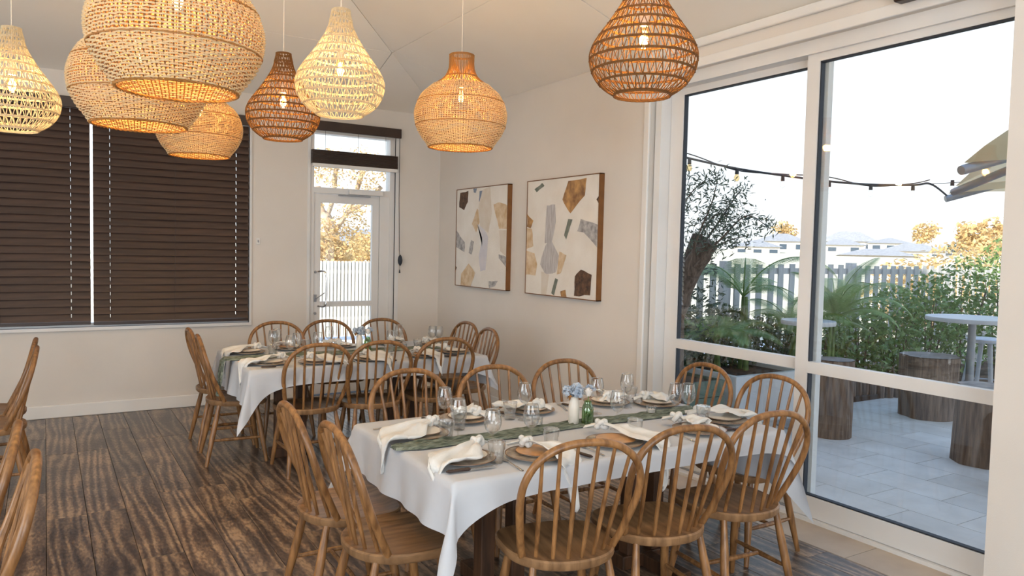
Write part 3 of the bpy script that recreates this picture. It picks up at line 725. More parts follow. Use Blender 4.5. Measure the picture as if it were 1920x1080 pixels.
def make_knife(label):
    t = thing('table_knife', label, 'knife')
    hd_ = MB().tube([(0, 0, .008), (.01, 0, .008), (.05, 0, .008), (.09, 0, .008), (.096, 0, .008)], [.005, .009, .0085, .0095, .007], 10, flat=.7).obj('handle', M['handle'], t, smooth=True)
    for x in (.03, .07): lathe_obj('rivet', [(0, .0158), (.0022, .0158), (.0022, .013)], M['steel'], hd_, 8, (x, 0, -.001))
    MB().prism([(.094, -.005), (.12, -.009), (.19, -.009), (.215, .004), (.205, .007), (.094, .006)], .007, .0088).obj('blade', M['steel'], t)
    return t
def make_fork(label):
    t = thing('table_fork', label, 'fork')
    h_ = MB().tube(catmull([(0, 0, .002), (.05, 0, .004), (.1, 0, .006), (.13, 0, .004)], 4), [.005] * 5 + [.0035] * 8, 8, flat=.4).obj('handle', M['steel'], t, smooth=True)
    MB().prism([(.128, -.004), (.14, -.011), (.155, -.011), (.155, .011), (.14, .011), (.128, .004)], .0025, .0045).obj('head', M['steel'], t)
    for i in range(4):
        y = -.0093 + i * .0062
        MB().tube([(.153, y, .0035), (.175, y, .006), (.195, y, .003)], [.0016, .0014, .0009], 6).obj('tine', M['steel'], t)
    return t
def make_candle(label):
    t = thing('tealight_holder', label, 'candle holder')
    lathe_obj('cup', [(.022, 0), (.026, .004), (.028, .042), (.0265, .042), (.024, .01), (0, .008)], M['wglass'], t, 24)
    lathe_obj('candle', [(.019, .009), (.019, .024), (.0, .024)], M['petal'], t, 20)
    MB().tube([(0, 0, .024), (0, 0, .031)], .0008, 5).obj('wick', M['cable'], t)
    return t
def napkin(loc, ang, L, edge, label, seed, w0=.10, drop=True, knot_z=.034):
    """knotted napkin: knot over the plate, tail fanning out, falling over the table edge past `edge`"""
    t = thing('knotted_napkin', label, 'napkin', loc, ang, 'knotted ivory napkins')
    K_ = []
    for i in range(64):
        q = 2 * PI * i / 64
        K_.append(((math.sin(q) + 2 * math.sin(2 * q)) * .0080, (math.cos(q) - 2 * math.cos(2 * q)) * .0068, -math.sin(3 * q) * .0125 + knot_z))
    rr = [.0115 + .006 * noise.noise(Vector((p[0] * 110, p[1] * 110, seed + p[2] * 90))) for p in K_]
    MB().tube(K_, rr, 10, closed=True).obj('knot', M['napkin'], t, smooth=True)
    rn = random.Random(seed)
    a1, a2, a3 = rn.uniform(-1, 1), rn.uniform(0, 6), rn.uniform(-1, 1)
    def fan(u, v, L=L, w0=w0, edge=edge):
        q = v - .5
        # pointed end: the sides reach different lengths
        s = u * L * (1 - .55 * abs(q - .18 * a1) ** 1.2 * 1.4)
        f = min(1, u * 1.7); wd_ = .020 + (w0 * 2 - .02) * (f ** 1.25)
        if u > .66: wd_ *= 1 - ((u - .66) / .34) ** 1.1 * .93
        y = q * wd_ + .02 * a3 * math.sin(u * 3)
        rid = .75 * math.sin(v * 9.5 + a2 + u * 2.0) + .35 * math.sin(v * 21 + 2 * a2 - u * 3) + .25 * noise.noise(Vector((u * 7, v * 6, seed)))
        amp = .017 * min(1, .25 + u * 1.6)
        base = knot_z * max(0, 1 - u * .5 * L / .1 * .6) if not drop else knot_z - max(0, (s - .11)) * .33
        base = max(base, .010)
        z = base + amp * (rid * .75 + .5) * (1 if s < edge else .6) + .004 * math.sin(u * 14 + v * 3)
        z = max(z, .004)
        x = s
        if s > edge and drop:
            k = s - edge; r = .022
            if k < r * PI / 2: aq = k / r; x = edge + r * math.sin(aq); z = z - r * (1 - math.cos(aq))
            else: x = edge + r + .10 * (k - r * PI / 2) + .016 * rid; z = z - r - (k - r * PI / 2)
        return (x + .006, y, z)
    o = MB().grid(fan, 34, 16).obj('tail', M['napkin'], t)
    o.data.polygons.foreach_set('use_smooth', [True] * len(o.data.polygons))
    md = o.modifiers.new('thick', 'SOLIDIFY'); md.thickness = .0022; md.offset = 0
    def small(u, v):
        q = v - .5; s = u * .062
        return (-s - .008, q * (.018 + .05 * u) + .3 * s * a1, max(knot_z * (1 - .55 * u) + .006 * math.sin(v * 9 + a2), .006))
    o = MB().grid(small, 10, 8).obj('short_end', M['napkin'], t)
    o.data.polygons.foreach_set('use_smooth', [True] * len(o.data.polygons))
    md = o.modifiers.new('thick', 'SOLIDIFY'); md.thickness = .0022; md.offset = 0
    return t
PR = {}
def inst(key, mk, loc, rz, label, group):
    if key not in PR:
        PR[key] = mk(label); o = PR[key]; o.location = loc; o.rotation_euler = (0, 0, rz); o['group'] = group; return o
    return dup(PR[key], loc, rz, label, group)
# (code, plate xy, outward direction deg (towards the diner), side plate kind, phrase)
NSEED = {c: 3 * i + 1 for i, c in enumerate('ABCDEFGHIJ')}
def settings(tn, S):
    tw = tn + ' table'
    for s in S:
        code, (px, py), od, kind, ph, knot, ndir, nl, nedge, knife, fork = s
        inst('plate', lambda l: make_plate(.125, M['plate_grey'], l), (px, py, TZ), 0, 'cream dinner plate with brown rim ' + ph, 'dinner plates on the ' + tw)
        inst('side' + kind, lambda l: make_plate(.088, M['plate_tan'] if kind == 't' else M['plate'], l), (px + .004, py - .002, TZ + .0165), 0, ('tan' if kind == 't' else 'pale') + ' side plate stacked ' + ph, 'side plates on the ' + tw)
        napkin((knot[0], knot[1], TZ + .014), R_(ndir), nl, nedge, 'ivory napkin knotted on the plate ' + ph, NSEED[code] + (0 if tn == 'near' else 20), drop=nedge < nl)
        if knife: inst('knife', make_knife, (knife[0], knife[1], TZ), R_(knife[2]), 'black-handled knife ' + ph, 'knives on the ' + tw)
        if fork: inst('fork', make_fork, (fork[0], fork[1], TZ), R_(fork[2]), 'steel fork ' + ph, 'forks on the ' + tw)
N = 'on the near table, '
settings('near', [
 ('A', (1.395, 2.575), 180, 'p', N + 'left end, seat closer to camera', (1.49, 2.645), 212, .44, .27, (1.25, 2.445, -3), (1.37, 2.735, 5)),
 ('B', (1.405, 3.00), 180, 'p', N + 'left end, farther seat', (1.49, 3.06), 206, .46, .29, (1.225, 2.832, 3), (1.26, 3.2, 0)),
 ('C', (1.72, 3.18), 90, 'p', N + 'far side, leftmost seat', (1.77, 3.16), 120, .15, 9, (1.545, 3.29, -85), (1.93, 3.16, 82)),
 ('D', (2.115, 3.205), 90, 'p', N + 'far side, middle seat', (2.14, 3.17), 140, .24, 9, (1.93, 3.29, -70), (2.30, 3.14, 70)),
 ('E', (2.60, 3.19), 90, 'p', N + 'far side, rightmost seat', (2.61, 3.19), 30, .13, 9, (2.36, 3.27, -75), None),
 ('F', (2.835, 3.05), 0, 'p', N + 'right end, farther seat', (2.80, 3.10), -25, .17, 9, None, None),
 ('G', (2.86, 2.60), 0, 'p', N + 'right end, closer seat', (2.79, 2.68), -32, .36, .27, (2.80, 2.43, 170), (2.83, 2.76, 178)),
 ('H', (2.60, 2.50), -90, 'p', N + 'front side, rightmost seat', (2.57, 2.62), -48, .16, 9, (2.76, 2.40, 95), (2.44, 2.36, 88)),
 ('I', (2.09, 2.50), -90, 't', N + 'front side, middle seat', (2.14, 2.66), -72, .52, .29, (2.28, 2.37, 95), (1.93, 2.37, 88)),
 ('J', (1.675, 2.49), -90, 't', N + 'front side, leftmost seat', (1.665, 2.555), -66, .44, .20, (1.86, 2.36, 100), (1.52, 2.345, 85)),
])
N = 'on the far table, '
settings('far', [
 ('A', (1.31, 5.27), 180, 'p', N + 'left end, seat closer to camera', (1.41, 5.34), 196, .50, .25, (1.22, 5.12, -3), None),
 ('B', (1.30, 5.86), 180, 'p', N + 'left end, farther seat', (1.38, 5.92), 200, .46, .24, None, None),
 ('C', (1.64, 5.97), 90, 't', N + 'far side, leftmost seat', (1.66, 5.97), 120, .13, 9, None, None),
 ('D', (2.06, 5.96), 90, 'p', N + 'far side, middle seat', (2.03, 5.95), 150, .13, 9, None, None),
 ('E', (2.50, 5.96), 90, 'p', N + 'far side, rightmost seat', (2.50, 5.95), 30, .14, 9, None, None),
 ('F', (2.78, 5.78), 0, 'p', N + 'right end, farther seat', (2.75, 5.80), -20, .17, 9, None, None),
 ('G', (2.76, 5.30), 0, 'p', N + 'right end, closer seat', (2.70, 5.36), 110, .15, 9, (2.70, 5.11, 165), None),
 ('H', (2.45, 5.20), -90, 't', N + 'front side, rightmost seat', (2.42, 5.27), -72, .40, .23, (2.60, 5.05, 95), (2.31, 5.05, 88)),
 ('I', (2.02, 5.20), -90, 'p', N + 'front side, middle seat', (2.02, 5.29), -72, .42, .26, (2.16, 5.05, 100), (1.88, 5.05, 88)),
 ('J', (1.62, 5.20), -90, 'p', N + 'front side, leftmost seat', (1.60, 5.28), -58, .34, .30, (1.76, 5.05, 100), (1.50, 5.05, 88)),
])
WG = [(1.574, 3.109, 'far side near left corner, tall beside another'), (1.51, 2.85, 'left end, behind a tumbler'), (1.535, 2.60, 'left front corner, behind the tumbler'), (1.982, 3.056, 'far side, middle place'),
      (1.735, 2.62, 'front, left place'), (2.269, 2.70, 'front side, beside the flower bottles on their right'), (2.395, 3.017, 'directly behind the flower bottles'), (2.633, 3.062, 'far side, rightmost place'), (2.665, 2.73, 'right end, left one of the pair'), (2.72, 2.697, 'right end, right one of the pair')]
for x, y, l in WG: inst('wg', make_glass, (x, y, TZ), 0, 'clear wine glass on near table, ' + l, 'wine glasses on the near table')
TB = [(1.474, 2.89, 'left end, in front of a wine glass'), (1.49, 2.49, 'front left, largest in view'), (1.931, 3.107, 'far side, left of the middle wine glass'), (1.80, 2.565, 'front side, left of the flower bottles'), (2.243, 2.545, 'front side, right of the flower bottles'),
      (2.757, 3.17, 'far side, behind the rightmost wine glass'), (2.747, 2.62, 'right end, before the folded napkin'), (1.61, 3.03, 'far left, behind the pair of wine glasses')]
for x, y, l in TB: inst('tb', make_tumbler, (x, y, TZ), 0, 'clear water tumbler on near table, ' + l, 'tumblers on the near table')
for x, y, l in [(2.627, 2.86, 'right of the flower bottles'), (1.953, 2.90, 'left of the flower bottles')]: inst('tl', make_candle, (x, y, TZ + .008), 0, 'glass tealight holder on the green runner, ' + l, 'tealight holders')
FG = [(1.50, 5.80, 'left group, tallest looking'), (1.45, 5.72, 'left group, leftmost'), (1.56, 5.48, 'left group, nearest camera'), (1.48, 5.36, 'left front, low in front'), (1.92, 5.84, 'before the door left half'), (2.27, 5.42, 'right of the flowers'), (2.50, 5.80, 'before the door right half'), (2.72, 5.62, 'right group, left of two'), (2.76, 5.58, 'right group, right of two'), (1.72, 5.50, 'front left, behind chair spindles')]
for x, y, l in FG: inst('wg', make_glass, (x, y, TZ), 0, 'clear wine glass on far table, ' + l, 'wine glasses on the far table')
FT = [(1.42, 5.62, 'left end'), (1.80, 5.42, 'front side, seen through chair spindles'), (2.22, 5.34, 'front side middle'), (2.56, 5.56, 'right half, standing alone'), (1.74, 5.86, 'far side left')]
for x, y, l in FT: inst('tb', make_tumbler, (x, y, TZ), 0, 'clear water tumbler on far table, ' + l, 'tumblers on the far table')
inst('tl', make_candle, (2.46, 5.61, TZ + .008), 0, 'glass tealight holder on the far table runner', 'tealight holders')

def leaf_cloud(mb, c, rad, n, size, seed, hollow=.3, aspect=.45):
    rn = random.Random(seed)
    for _ in range(n):
        while True:
            p = Vector((rn.uniform(-1, 1), rn.uniform(-1, 1), rn.uniform(-1, 1)))
            if hollow < p.length < 1: break
        p = Vector((c[0] + p.x * rad[0], c[1] + p.y * rad[1], c[2] + p.z * rad[2]))
        d = Vector((rn.gauss(0, 1), rn.gauss(0, 1), rn.gauss(0, .7))).normalized(); s = d.cross(Vector((rn.gauss(0, 1), rn.gauss(0, 1), rn.gauss(0, 1)))).normalized()
        z = size * rn.uniform(.6, 1.3)
        mb.quad(p - d * z, p + s * z * aspect - d * z * .1, p + d * z, p - s * z * aspect - d * z * .1)
def vases(x, y, tn):
    t = thing('ceramic_bottle_vase', 'cream ceramic bottle vase of pale blue flowers on the ' + tn + ' table', 'vase', (x, y, TZ + .008))
    lathe_obj('bottle', [(.0, 0), (.024, 0), (.026, .004), (.026, .085), (.022, .105), (.017, .118), (.0165, .128), (.019, .132), (.0155, .132), (.014, .12), (0, .115)], M['vase'], t, 28)
    for i, (dx, dy, dz, r) in enumerate([(-.022, .012, .158, .026), (.014, -.006, .150, .026), (-.004, -.016, .165, .022), (.022, .01, .168, .022)]):
        f = MB(); leaf_cloud(f, (dx, dy, dz), (r * 1.3, r * 1.3, r), 90, .011, i + 3, .5, .8); b_ = f.obj('flower_head', M['bpetal'], t)
        MB().tube([(0, 0, .1), (dx, dy, dz)], .0015, 5).obj('stem', M['leaf'], t)
    f = MB(); leaf_cloud(f, (-.03, 0, .14), (.015, .015, .012), 8, .016, 9, .1, .4); f.obj('leaf', M['drattan'], t)
    t = thing('green_glass_bottle', 'small green-tinted glass bottle with a white rose on the ' + tn + ' table', 'vase', (x + .052, y - .040, TZ + .008))
    lathe_obj('bottle', [(.0, .001), (.026, .001), (.028, .004), (.028, .075), (.024, .09), (.0175, .104), (.0175, .112), (.016, .112), (.016, .104), (.0225, .09), (.0265, .074), (.0265, .005), (0, .004)], M['gvase'], t, 28)
    f = MB(); leaf_cloud(f, (0, 0, .065), (.020, .020, .045), 45, .011, 4, .1, .5); f.obj('foliage', M['leaf'], t)
    MB().tube([(0, 0, .01), (.002, 0, .15)], .002, 5).obj('stem', M['leaf'], t)
    rs = MB()
    for k in range(5):
        a0 = k * 1.3; rr = .009 + k * .0035
        rs.grid(lambda u, v, a0=a0, rr=rr: ((rr * (.6 + .5 * v)) * math.cos(a0 + u * 4.4), (rr * (.6 + .5 * v)) * math.sin(a0 + u * 4.4), .138 + .034 * v * (1 - .1 * k) + .003 * math.sin(u * 9)), 14, 4)
    o = rs.obj('rose', M['petal'], t); o.data.polygons.foreach_set('use_smooth', [True] * len(o.data.polygons))
    f = MB(); leaf_cloud(f, (.022, .02, .165), (.026, .026, .02), 70, .010, 14, .4, .7); f.obj('flower_head', M['bpetal'], t)
vases(2.135, 2.86, 'near'); vases(2.09, 5.62, 'far')

# ------------------------------------------------------------------ pendant lamps
WP = [(.27, 1.28), (.268, 1.1), (.29, .94), (.39, .76), (.60, .61), (.82, .42), (.93, .24), (1.0, 0), (.97, -.28), (.87, -.49), (.70, -.74)]
RP = [(.20, 1.64), (.24, 1.45), (.30, 1.22), (.47, .9), (.65, .63), (.85, .35), (.95, .18), (1.0, 0), (.96, -.25), (.85, -.45), (.70, -.60), (.52, -.71)]
def prof_r(P, z):
    Q = sorted([(b, a) for a, b in P])
    for i in range(len(Q) - 1):
        if Q[i][0] <= z <= Q[i + 1][0]:
            p0 = Q[max(i - 1, 0)][1]; p1 = Q[i][1]; p2 = Q[i + 1][1]; p3 = Q[min(i + 2, len(Q) - 1)][1]; t = (z - Q[i][0]) / (Q[i + 1][0] - Q[i][0])
            return .5 * (2 * p1 + (p2 - p0) * t + (2 * p0 - 5 * p1 + 4 * p2 - p3) * t * t + (3 * p1 - p0 - 3 * p2 + p3) * t ** 3)
    return Q[0][1] if z < Q[0][0] else Q[-1][1]
def bulb_parts(t, zb, ztop, p, col, zc):
    lathe_obj('bulb', [(0, zb - .075), (.014, zb - .07), (.024, zb - .045), (.026, zb - .025), (.018, zb + .01), (.012, zb + .025)], M['bulbglass'], t, 16)
    fb = MB()
    for k in range(6):
        q = 2 * PI * k / 6; fb.tube([(.006 * math.cos(q), .006 * math.sin(q), zb - .055), (.009 * math.cos(q), .009 * math.sin(q), zb + .0)], .0016, 5)
    fb.obj('filament', M['bulb'], t)
    lathe_obj('lamp_socket', [(0, zb + .07), (.018, zb + .07), (.018, zb + .02), (0, zb + .02)], M['cordwhite'], t, 14)
    MB().tube([(0, 0, zb + .07), (0, 0, zc)], .0026, 6).obj('cord', M['cordwhite'], t)
    l = bpy.data.lights.new('bulb_light', 'POINT'); l.energy = p; l.color = col; l.shadow_soft_size = .028
    o = bpy.data.objects.new('bulb_light', l); C.objects.link(o); o.parent = t; o.location = (0, 0, zb - .03)
def ceil_z(x, y): return ZW + K * max(0, min(XR - x, YB - y, x - XL, y - YF))
MESH = {}
def wicker(loc, R, label):
    t = thing('wicker_pendant_lamp', label, 'pendant lamp', loc, 0, 'natural wicker pendant lamps')
    def part(key, f, mt):
        if key not in MESH: MESH[key] = f().mesh(key, mt, True)
        o = bpy.data.objects.new(key, MESH[key]); C.objects.link(o); o.parent = t; o.scale = (R, R, R); return o
    def neck():
        mb = MB(); n = 52
        for k in range(n):
            q = 2 * PI * k / n
            mb.tube([(prof_r(WP, z) * math.cos(q), prof_r(WP, z) * math.sin(q), z) for z in [1.28, 1.1, .98, .88, .8, .72, .66, .6, .5]], .011, 4)
        for z in (1.275, 1.25, .80, .785): mb.tube([(prof_r(WP, z) * math.cos(q), prof_r(WP, z) * math.sin(q), z) for q in [2 * PI * i / 48 for i in range(48)]], .012, 5, closed=True)
        return mb
    def spokes():
        mb = MB(); n = 104
        for k in range(n):
            q = 2 * PI * k / n
            mb.tube([(prof_r(WP, z) * math.cos(q) * 1.0, prof_r(WP, z) * math.sin(q) * 1.0, z) for z in [.62 - .085 * i for i in range(17)]], .0095, 4)
        return mb
    def weave(z1, z0, n, amp, rad, wave, twill):
        mb = MB(); NS = 208
        for i in range(n):
            z = z1 + (z0 - z1) * i / (n - 1); P = []
            for k in range(NS):
                q = 2 * PI * k / NS
                ph = (k / wave + (i * twill)) * PI * 2
                r = prof_r(WP, z) + .012 + amp * math.sin(ph)
                P.append((r * math.cos(q), r * math.sin(q), z + (.004 * math.sin(q * 5 + i) if twill else 0)))
            mb.tube(P, rad, 4, closed=True)
        return mb
    def bands():
        mb = MB()
        for z, rr in ((.235, .010), (-.285, .010)):
            mb.tube([((prof_r(WP, z) + .026) * math.cos(q), (prof_r(WP, z) + .026) * math.sin(q), z + .004 * math.sin(q * 40)) for q in [2 * PI * i / 160 for i in range(160)]], rr, 5, closed=True)
        return mb
    def rim():
        mb = MB(); NS = 160
        for s_ in (0, PI):
            mb.tube([((.70 + .015 * math.sin(q * 30 + s_)) * math.cos(q), (.70 + .015 * math.sin(q * 30 + s_)) * math.sin(q), -.75 + .012 * math.cos(q * 30 + s_)) for q in [2 * PI * i / NS for i in range(NS)]], .012, 4, closed=True)
        return mb
    part('neck_cane', neck, M['drattan']); part('shade_spokes', spokes, M['spoke'])
    part('upper_weave', lambda: weave(.60, -.26, 23, .015, .0112, 4, .25), M['rattan'])
    part('lower_weave', lambda: weave(-.30, -.73, 17, .015, .0112, 8, .5), M['rattan'])
    part('band_cane', bands, M['drattan']); part('shade_rim', rim, M['drattan'])
    bulb_parts(t, .25 * R * 2, 0, 15, (1, .64, .20), ceil_z(loc[0], loc[1]) - loc[2])
    return t
def ropelamp(loc, R, cream, label):
    t = thing('rope_pendant_lamp', label, 'pendant lamp', loc, 0, ('cream' if cream else 'brown') + ' rope pendant lamps')
    mt = M['crope'] if cream else M['brope']
    zs = [1.64 - .213 * i for i in range(12)]
    def part(key, f):
        kk = key + str(cream)
        if kk not in MESH: MESH[kk] = f().mesh(key, mt, True)
        o = bpy.data.objects.new(key, MESH[kk]); C.objects.link(o); o.parent = t; o.scale = (R, R, R); return o
    def hoops():
        mb = MB()
        for i, z in enumerate(zs):
            r = prof_r(RP, z); n = 72
            for dz in ((-.012, .012) if i not in (0, 11) else (-.02, 0, .02)):
                mb.tube([((r + .008 * math.sin(q * 30 + dz * 200)) * math.cos(q), (r + .008 * math.sin(q * 30 + dz * 200)) * math.sin(q), z + dz) for q in [2 * PI * j / n for j in range(n)]], .0125, 5, closed=True)
        return mb
    def strands():
        mb = MB(); rn = random.Random(5)
        for i in range(len(zs) - 1):
            za, zb = zs[i], zs[i + 1]; rm = prof_r(RP, (za + zb) / 2); n = max(16, int(44 * rm ** .6))
            for k in range(n):
                for sgn in (-1, 1):
                    q = 2 * PI * (k + .25 * sgn) / n + rn.uniform(-.012, .012); dq = sgn * PI / n * .62 * (1 + rn.uniform(-.3, .3)); P = []
                    for j in range(4):
                        z = za + (zb - za) * j / 3; a = q - dq * (j / 3 - .5) * 1.3; r = prof_r(RP, z) + .006 * sgn
                        P.append((r * math.cos(a), r * math.sin(a), z))
                    mb.tube(P, .0100, 4, cap=False)
        return mb
    part('rope_hoops', hoops); part('rope_strands', strands)
    bulb_parts(t, .30 * R * 1.6, 0, 12 if not cream else 7.5, (1, .64, .24) if not cream else (1, .78, .46), ceil_z(loc[0], loc[1]) - loc[2])
    return t
def lamp_at(px, py, dep): v = at(px, py, dep); return (v.x, v.y, v.z)
wicker(lamp_at(333, 55, 2.53), .272, 'largest wicker pendant lamp, cropped by the top edge')
wicker(lamp_at(261, 147, 3.28), .272, 'wicker pendant lamp half hidden behind the largest one')
wicker(lamp_at(374, 236, 5.1), .270, 'wicker pendant lamp hanging lowest, before the right blind')
wicker(lamp_at(864, 213, 4.55), .272, 'wicker pendant lamp on its own, near the room corner')
ropelamp(lamp_at(23, 186, 3.98), .223, True, 'cream rope pendant lamp at the left edge')
ropelamp(lamp_at(638, 157, 3.86), .223, True, 'cream rope pendant lamp in the middle, overlapping a brown one')
ropelamp(lamp_at(531, 213, 4.7), .222, False, 'smaller looking brown rope pendant lamp behind the cream one')
ropelamp(lamp_at(1206, 107, 3.12), .222, False, 'brown rope pendant lamp in front of the sliding door')

# ------------------------------------------------------------------ outside: ground and patio
gz = -.02
struct('ground', MB().box(-60, -40, -1.2, 140, 140, -.10), M['grass'])
pt = struct('floor_patio', MB().box(4.0, -4, -.3, 14, 5.6, gz - .008), M['grout'])
tm = None
for i in range(0, 14):
    x0 = 3.92 + .37 * i
    for j in range(-3, 8):
        y0 = 2.37 - .6 + .6 * j + (.295 if i % 2 else 0)
        a = y0 + .0025; b = y0 + .5975
        if b > 5.6: continue
        MB().box(max(x0 + .0025, 4.0), a, gz - .008, x0 + .3675, b, gz).obj('tile', M['tile'], pt)
struct('ground_bed', MB().box(4.0, 5.0, -.3, 13, 6.6, .03), M['soil'])

def stump(x, y, r, h, label, seed, lean=(0, 0)):
    t = thing('log_stump', label, 'stump', (x, y, gz))
    rn = random.Random(seed); n = 40
    amp = [rn.uniform(-.05, .05) for _ in range(6)]
    mb = MB(); L = 12
    def rad(q, z): return r * (1.04 - .10 * z / h * (1 if seed % 2 else -.6)) * (1 + sum(a * math.sin((k + 2) * q + k * 2 + z) for k, a in enumerate(amp)) * .6 + .018 * noise.noise(Vector((math.cos(q) * 4, math.sin(q) * 4, z * 2 + seed))))
    for i in range(L + 1):
        z = h * i / L
        for j in range(n):
            q = 2 * PI * j / n; mb.v.append((rad(q, z) * math.cos(q) + lean[0] * z, rad(q, z) * math.sin(q) + lean[1] * z, z))
    for i in range(L):
        for j in range(n): mb.f.append([i * n + j, i * n + (j + 1) % n, (i + 1) * n + (j + 1) % n, (i + 1) * n + j])
    mb.obj('bark', M['log'], t, smooth=True)
    mb = MB(); mb.v = [(rad(2 * PI * j / n, h) * .99 * math.cos(2 * PI * j / n) + lean[0] * h, rad(2 * PI * j / n, h) * .99 * math.sin(2 * PI * j / n) + lean[1] * h, h + .004) for j in range(n)]
    mb.f = [list(range(n))]; mb.obj('sawn_top', M['logtop'], t)
    return t
stump(5.97, 4.17, .175, .68, 'tall brown log stump behind the sliding door centre post', 1, (.04, 0))
stump(7.62, 4.22, .25, .62, 'wide log stump farther out, behind the door middle rail', 2)
stump(6.30, 3.02, .22, .61, 'log stump at right, its foot nearest the glass', 3)
stump(5.85, 2.44, .19, .60, 'log stump mostly hidden by the right pillar', 5)
def round_table(x, y, h, r, label):
    t = thing('round_bar_table', label, 'table', (x, y, gz), 0, 'round tables on the patio')
    lathe_obj('tabletop', [(0, h - .04), (r, h - .04), (r + .004, h - .02), (r, h), (0, h)], M['tabletop'], t, 40)
    lathe_obj('pole', [(.04, .02), (.035, h - .04)], M['gmetal'], t, 16)
    lathe_obj('base', [(0, 0), (.25, 0), (.25, .015), (.04, .03)], M['gmetal'], t, 32)
round_table(7.92, 3.98, 1.02, .42, 'round grey bar table outside at right, above the stool')
round_table(6.05, 4.50, 1.0, .24, 'small round grey table outside, beside the door centre post')
t = thing('bar_stool', 'pale metal stool with round seat and splayed legs outside', 'stool', (8.55, 4.15, gz))
lathe_obj('seat', [(0, .72), (.17, .72), (.185, .735), (.185, .755), (.17, .765), (0, .765)], M['tabletop'], t, 32)
for k in range(4):
    q = PI / 4 + k * PI / 2
    MB().tube([(.12 * math.cos(q), .12 * math.sin(q), .72), (.24 * math.cos(q), .24 * math.sin(q), 0)], [.028, .02], 8, flat=.5).obj('leg', M['tabletop'], t)
MB().tube([(.19 * math.cos(q), .19 * math.sin(q), .3) for q in [2 * PI * i / 24 for i in range(24)]], .008, 6, closed=True).obj('foot_ring', M['gmetal'], t)
# planters
t = thing('garden_planter', 'long white rendered planter outside behind the right-end chairs', 'planter', (5.47, 4.80, gz))
bevel(MB().box(-.02, 0, 0, 1.0, .06, .46).obj('front_panel', M['planter'], t), .006)
MB().box(-.02, .06, 0, .04, .75, .46).obj('side_panel', M['planter'], t)
MB().box(.94, .06, 0, 1.0, .75, .46).obj('side_panel', M['planter'], t)
MB().box(.04, .06, .3, .94, .75, .42).obj('soil', M['soil'], t)
t = thing('green_planter', 'sage green box planter outside, left of the white one', 'planter', (4.75, 4.82, gz))
for i in range(3): bevel(MB().box(0, -.02, i * .15, .55, .02, i * .15 + .145).obj('board', M['gplanter'], t), .004)
MB().box(0, .02, 0, .03, .5, .445).obj('side_panel', M['gplanter'], t); MB().box(.52, .02, 0, .55, .5, .445).obj('side_panel', M['gplanter'], t)
MB().box(.03, .02, .3, .52, .5, .42).obj('soil', M['soil'], t)
# log edging of the bed
t = thing('log_edging', 'row of short upright logs edging the garden bed', 'edging', (8.0, 4.85, gz))
rn = random.Random(9)
for k in range(22):
    x = -1.4 + k * .115; y = .25 * math.sin(k * .16) ** 2
    lathe_obj('log', [(.055, 0), (.058, .1), (.055, .20 + rn.uniform(0, .05)), (.0, .21 + rn.uniform(0, .05))], M['log'], t, 9, (x, y, 0))

# picket fence
PY = 5.85
t = thing('picket_fence', 'grey weathered picket fence behind the garden', 'fence', (8, PY, 0))
rn = random.Random(2); pk = None
for k in range(62):
    x = -3.83 + k * .186
    if pk is None:
        mb = MB(); mb.box(-.042, -.01, .05, .042, .01, 1.47); pk = mb.mesh('picket', M['picket'])
    o = bpy.data.objects.new('picket', pk); C.objects.link(o); o.parent = t; o.location = (x, 0, rn.uniform(-.01, .012)); o.rotation_euler = (0, rn.uniform(-.01, .01), 0)
for z in (.4, 1.36): MB().box(-3.9, .012, z, 7.7, .05, z + .07).obj('rail', M['picket'], t)
for k in range(6): MB().box(-3.85 + k * 2.3, .05, 0, -3.75 + k * 2.3, .14, 1.5).obj('post', M['picket'], t)

# string lights
pts = [at(1215, 276, 6.0), at(1293, 297, 6.0), at(1382, 316, 6.1), at(1468, 329, 6.2), at(1555, 340, 6.3), at(1633, 346, 6.35), at(1712, 347, 6.4), at(1745, 345, 6.45), at(1778, 369, 6.5)]
t = thing('festoon_lights', 'string of festoon bulbs slung outside across the sky', 'string lights', tuple(pts[0]))
P = [p - pts[0] for p in pts]
MB().tube(catmull(P, 8), .009, 6).obj('cable', M['cable'], t, smooth=True)
P2 = [p + Vector((0, .01, .028 * math.sin(i * 2.1) + .012)) for i, p in enumerate(P[:-1])]
MB().tube(catmull(P2, 8), .005, 5).obj('cable', M['cable'], t, smooth=True)
MB().tube([P[-2], P[-2].lerp(at(1900, 336, 5.6) - pts[0], 1)], .003, 5).obj('cable', M['cable'], t)
for i, p in enumerate(P[1:7] + [at(1786, 338, 6.3) - pts[0]]):
    s = lathe_obj('lamp_holder', [(0, .0), (.014, 0), (.016, -.045), (0, -.045)], M['cable'], t, 10, tuple(p))
    lathe_obj('festoon_bulb', [(.012, -.045), (.022, -.065), (.024, -.08), (.015, -.1), (0, -.104)], M['bulbglass'] if i < 2 else M['wglass'], s, 12)

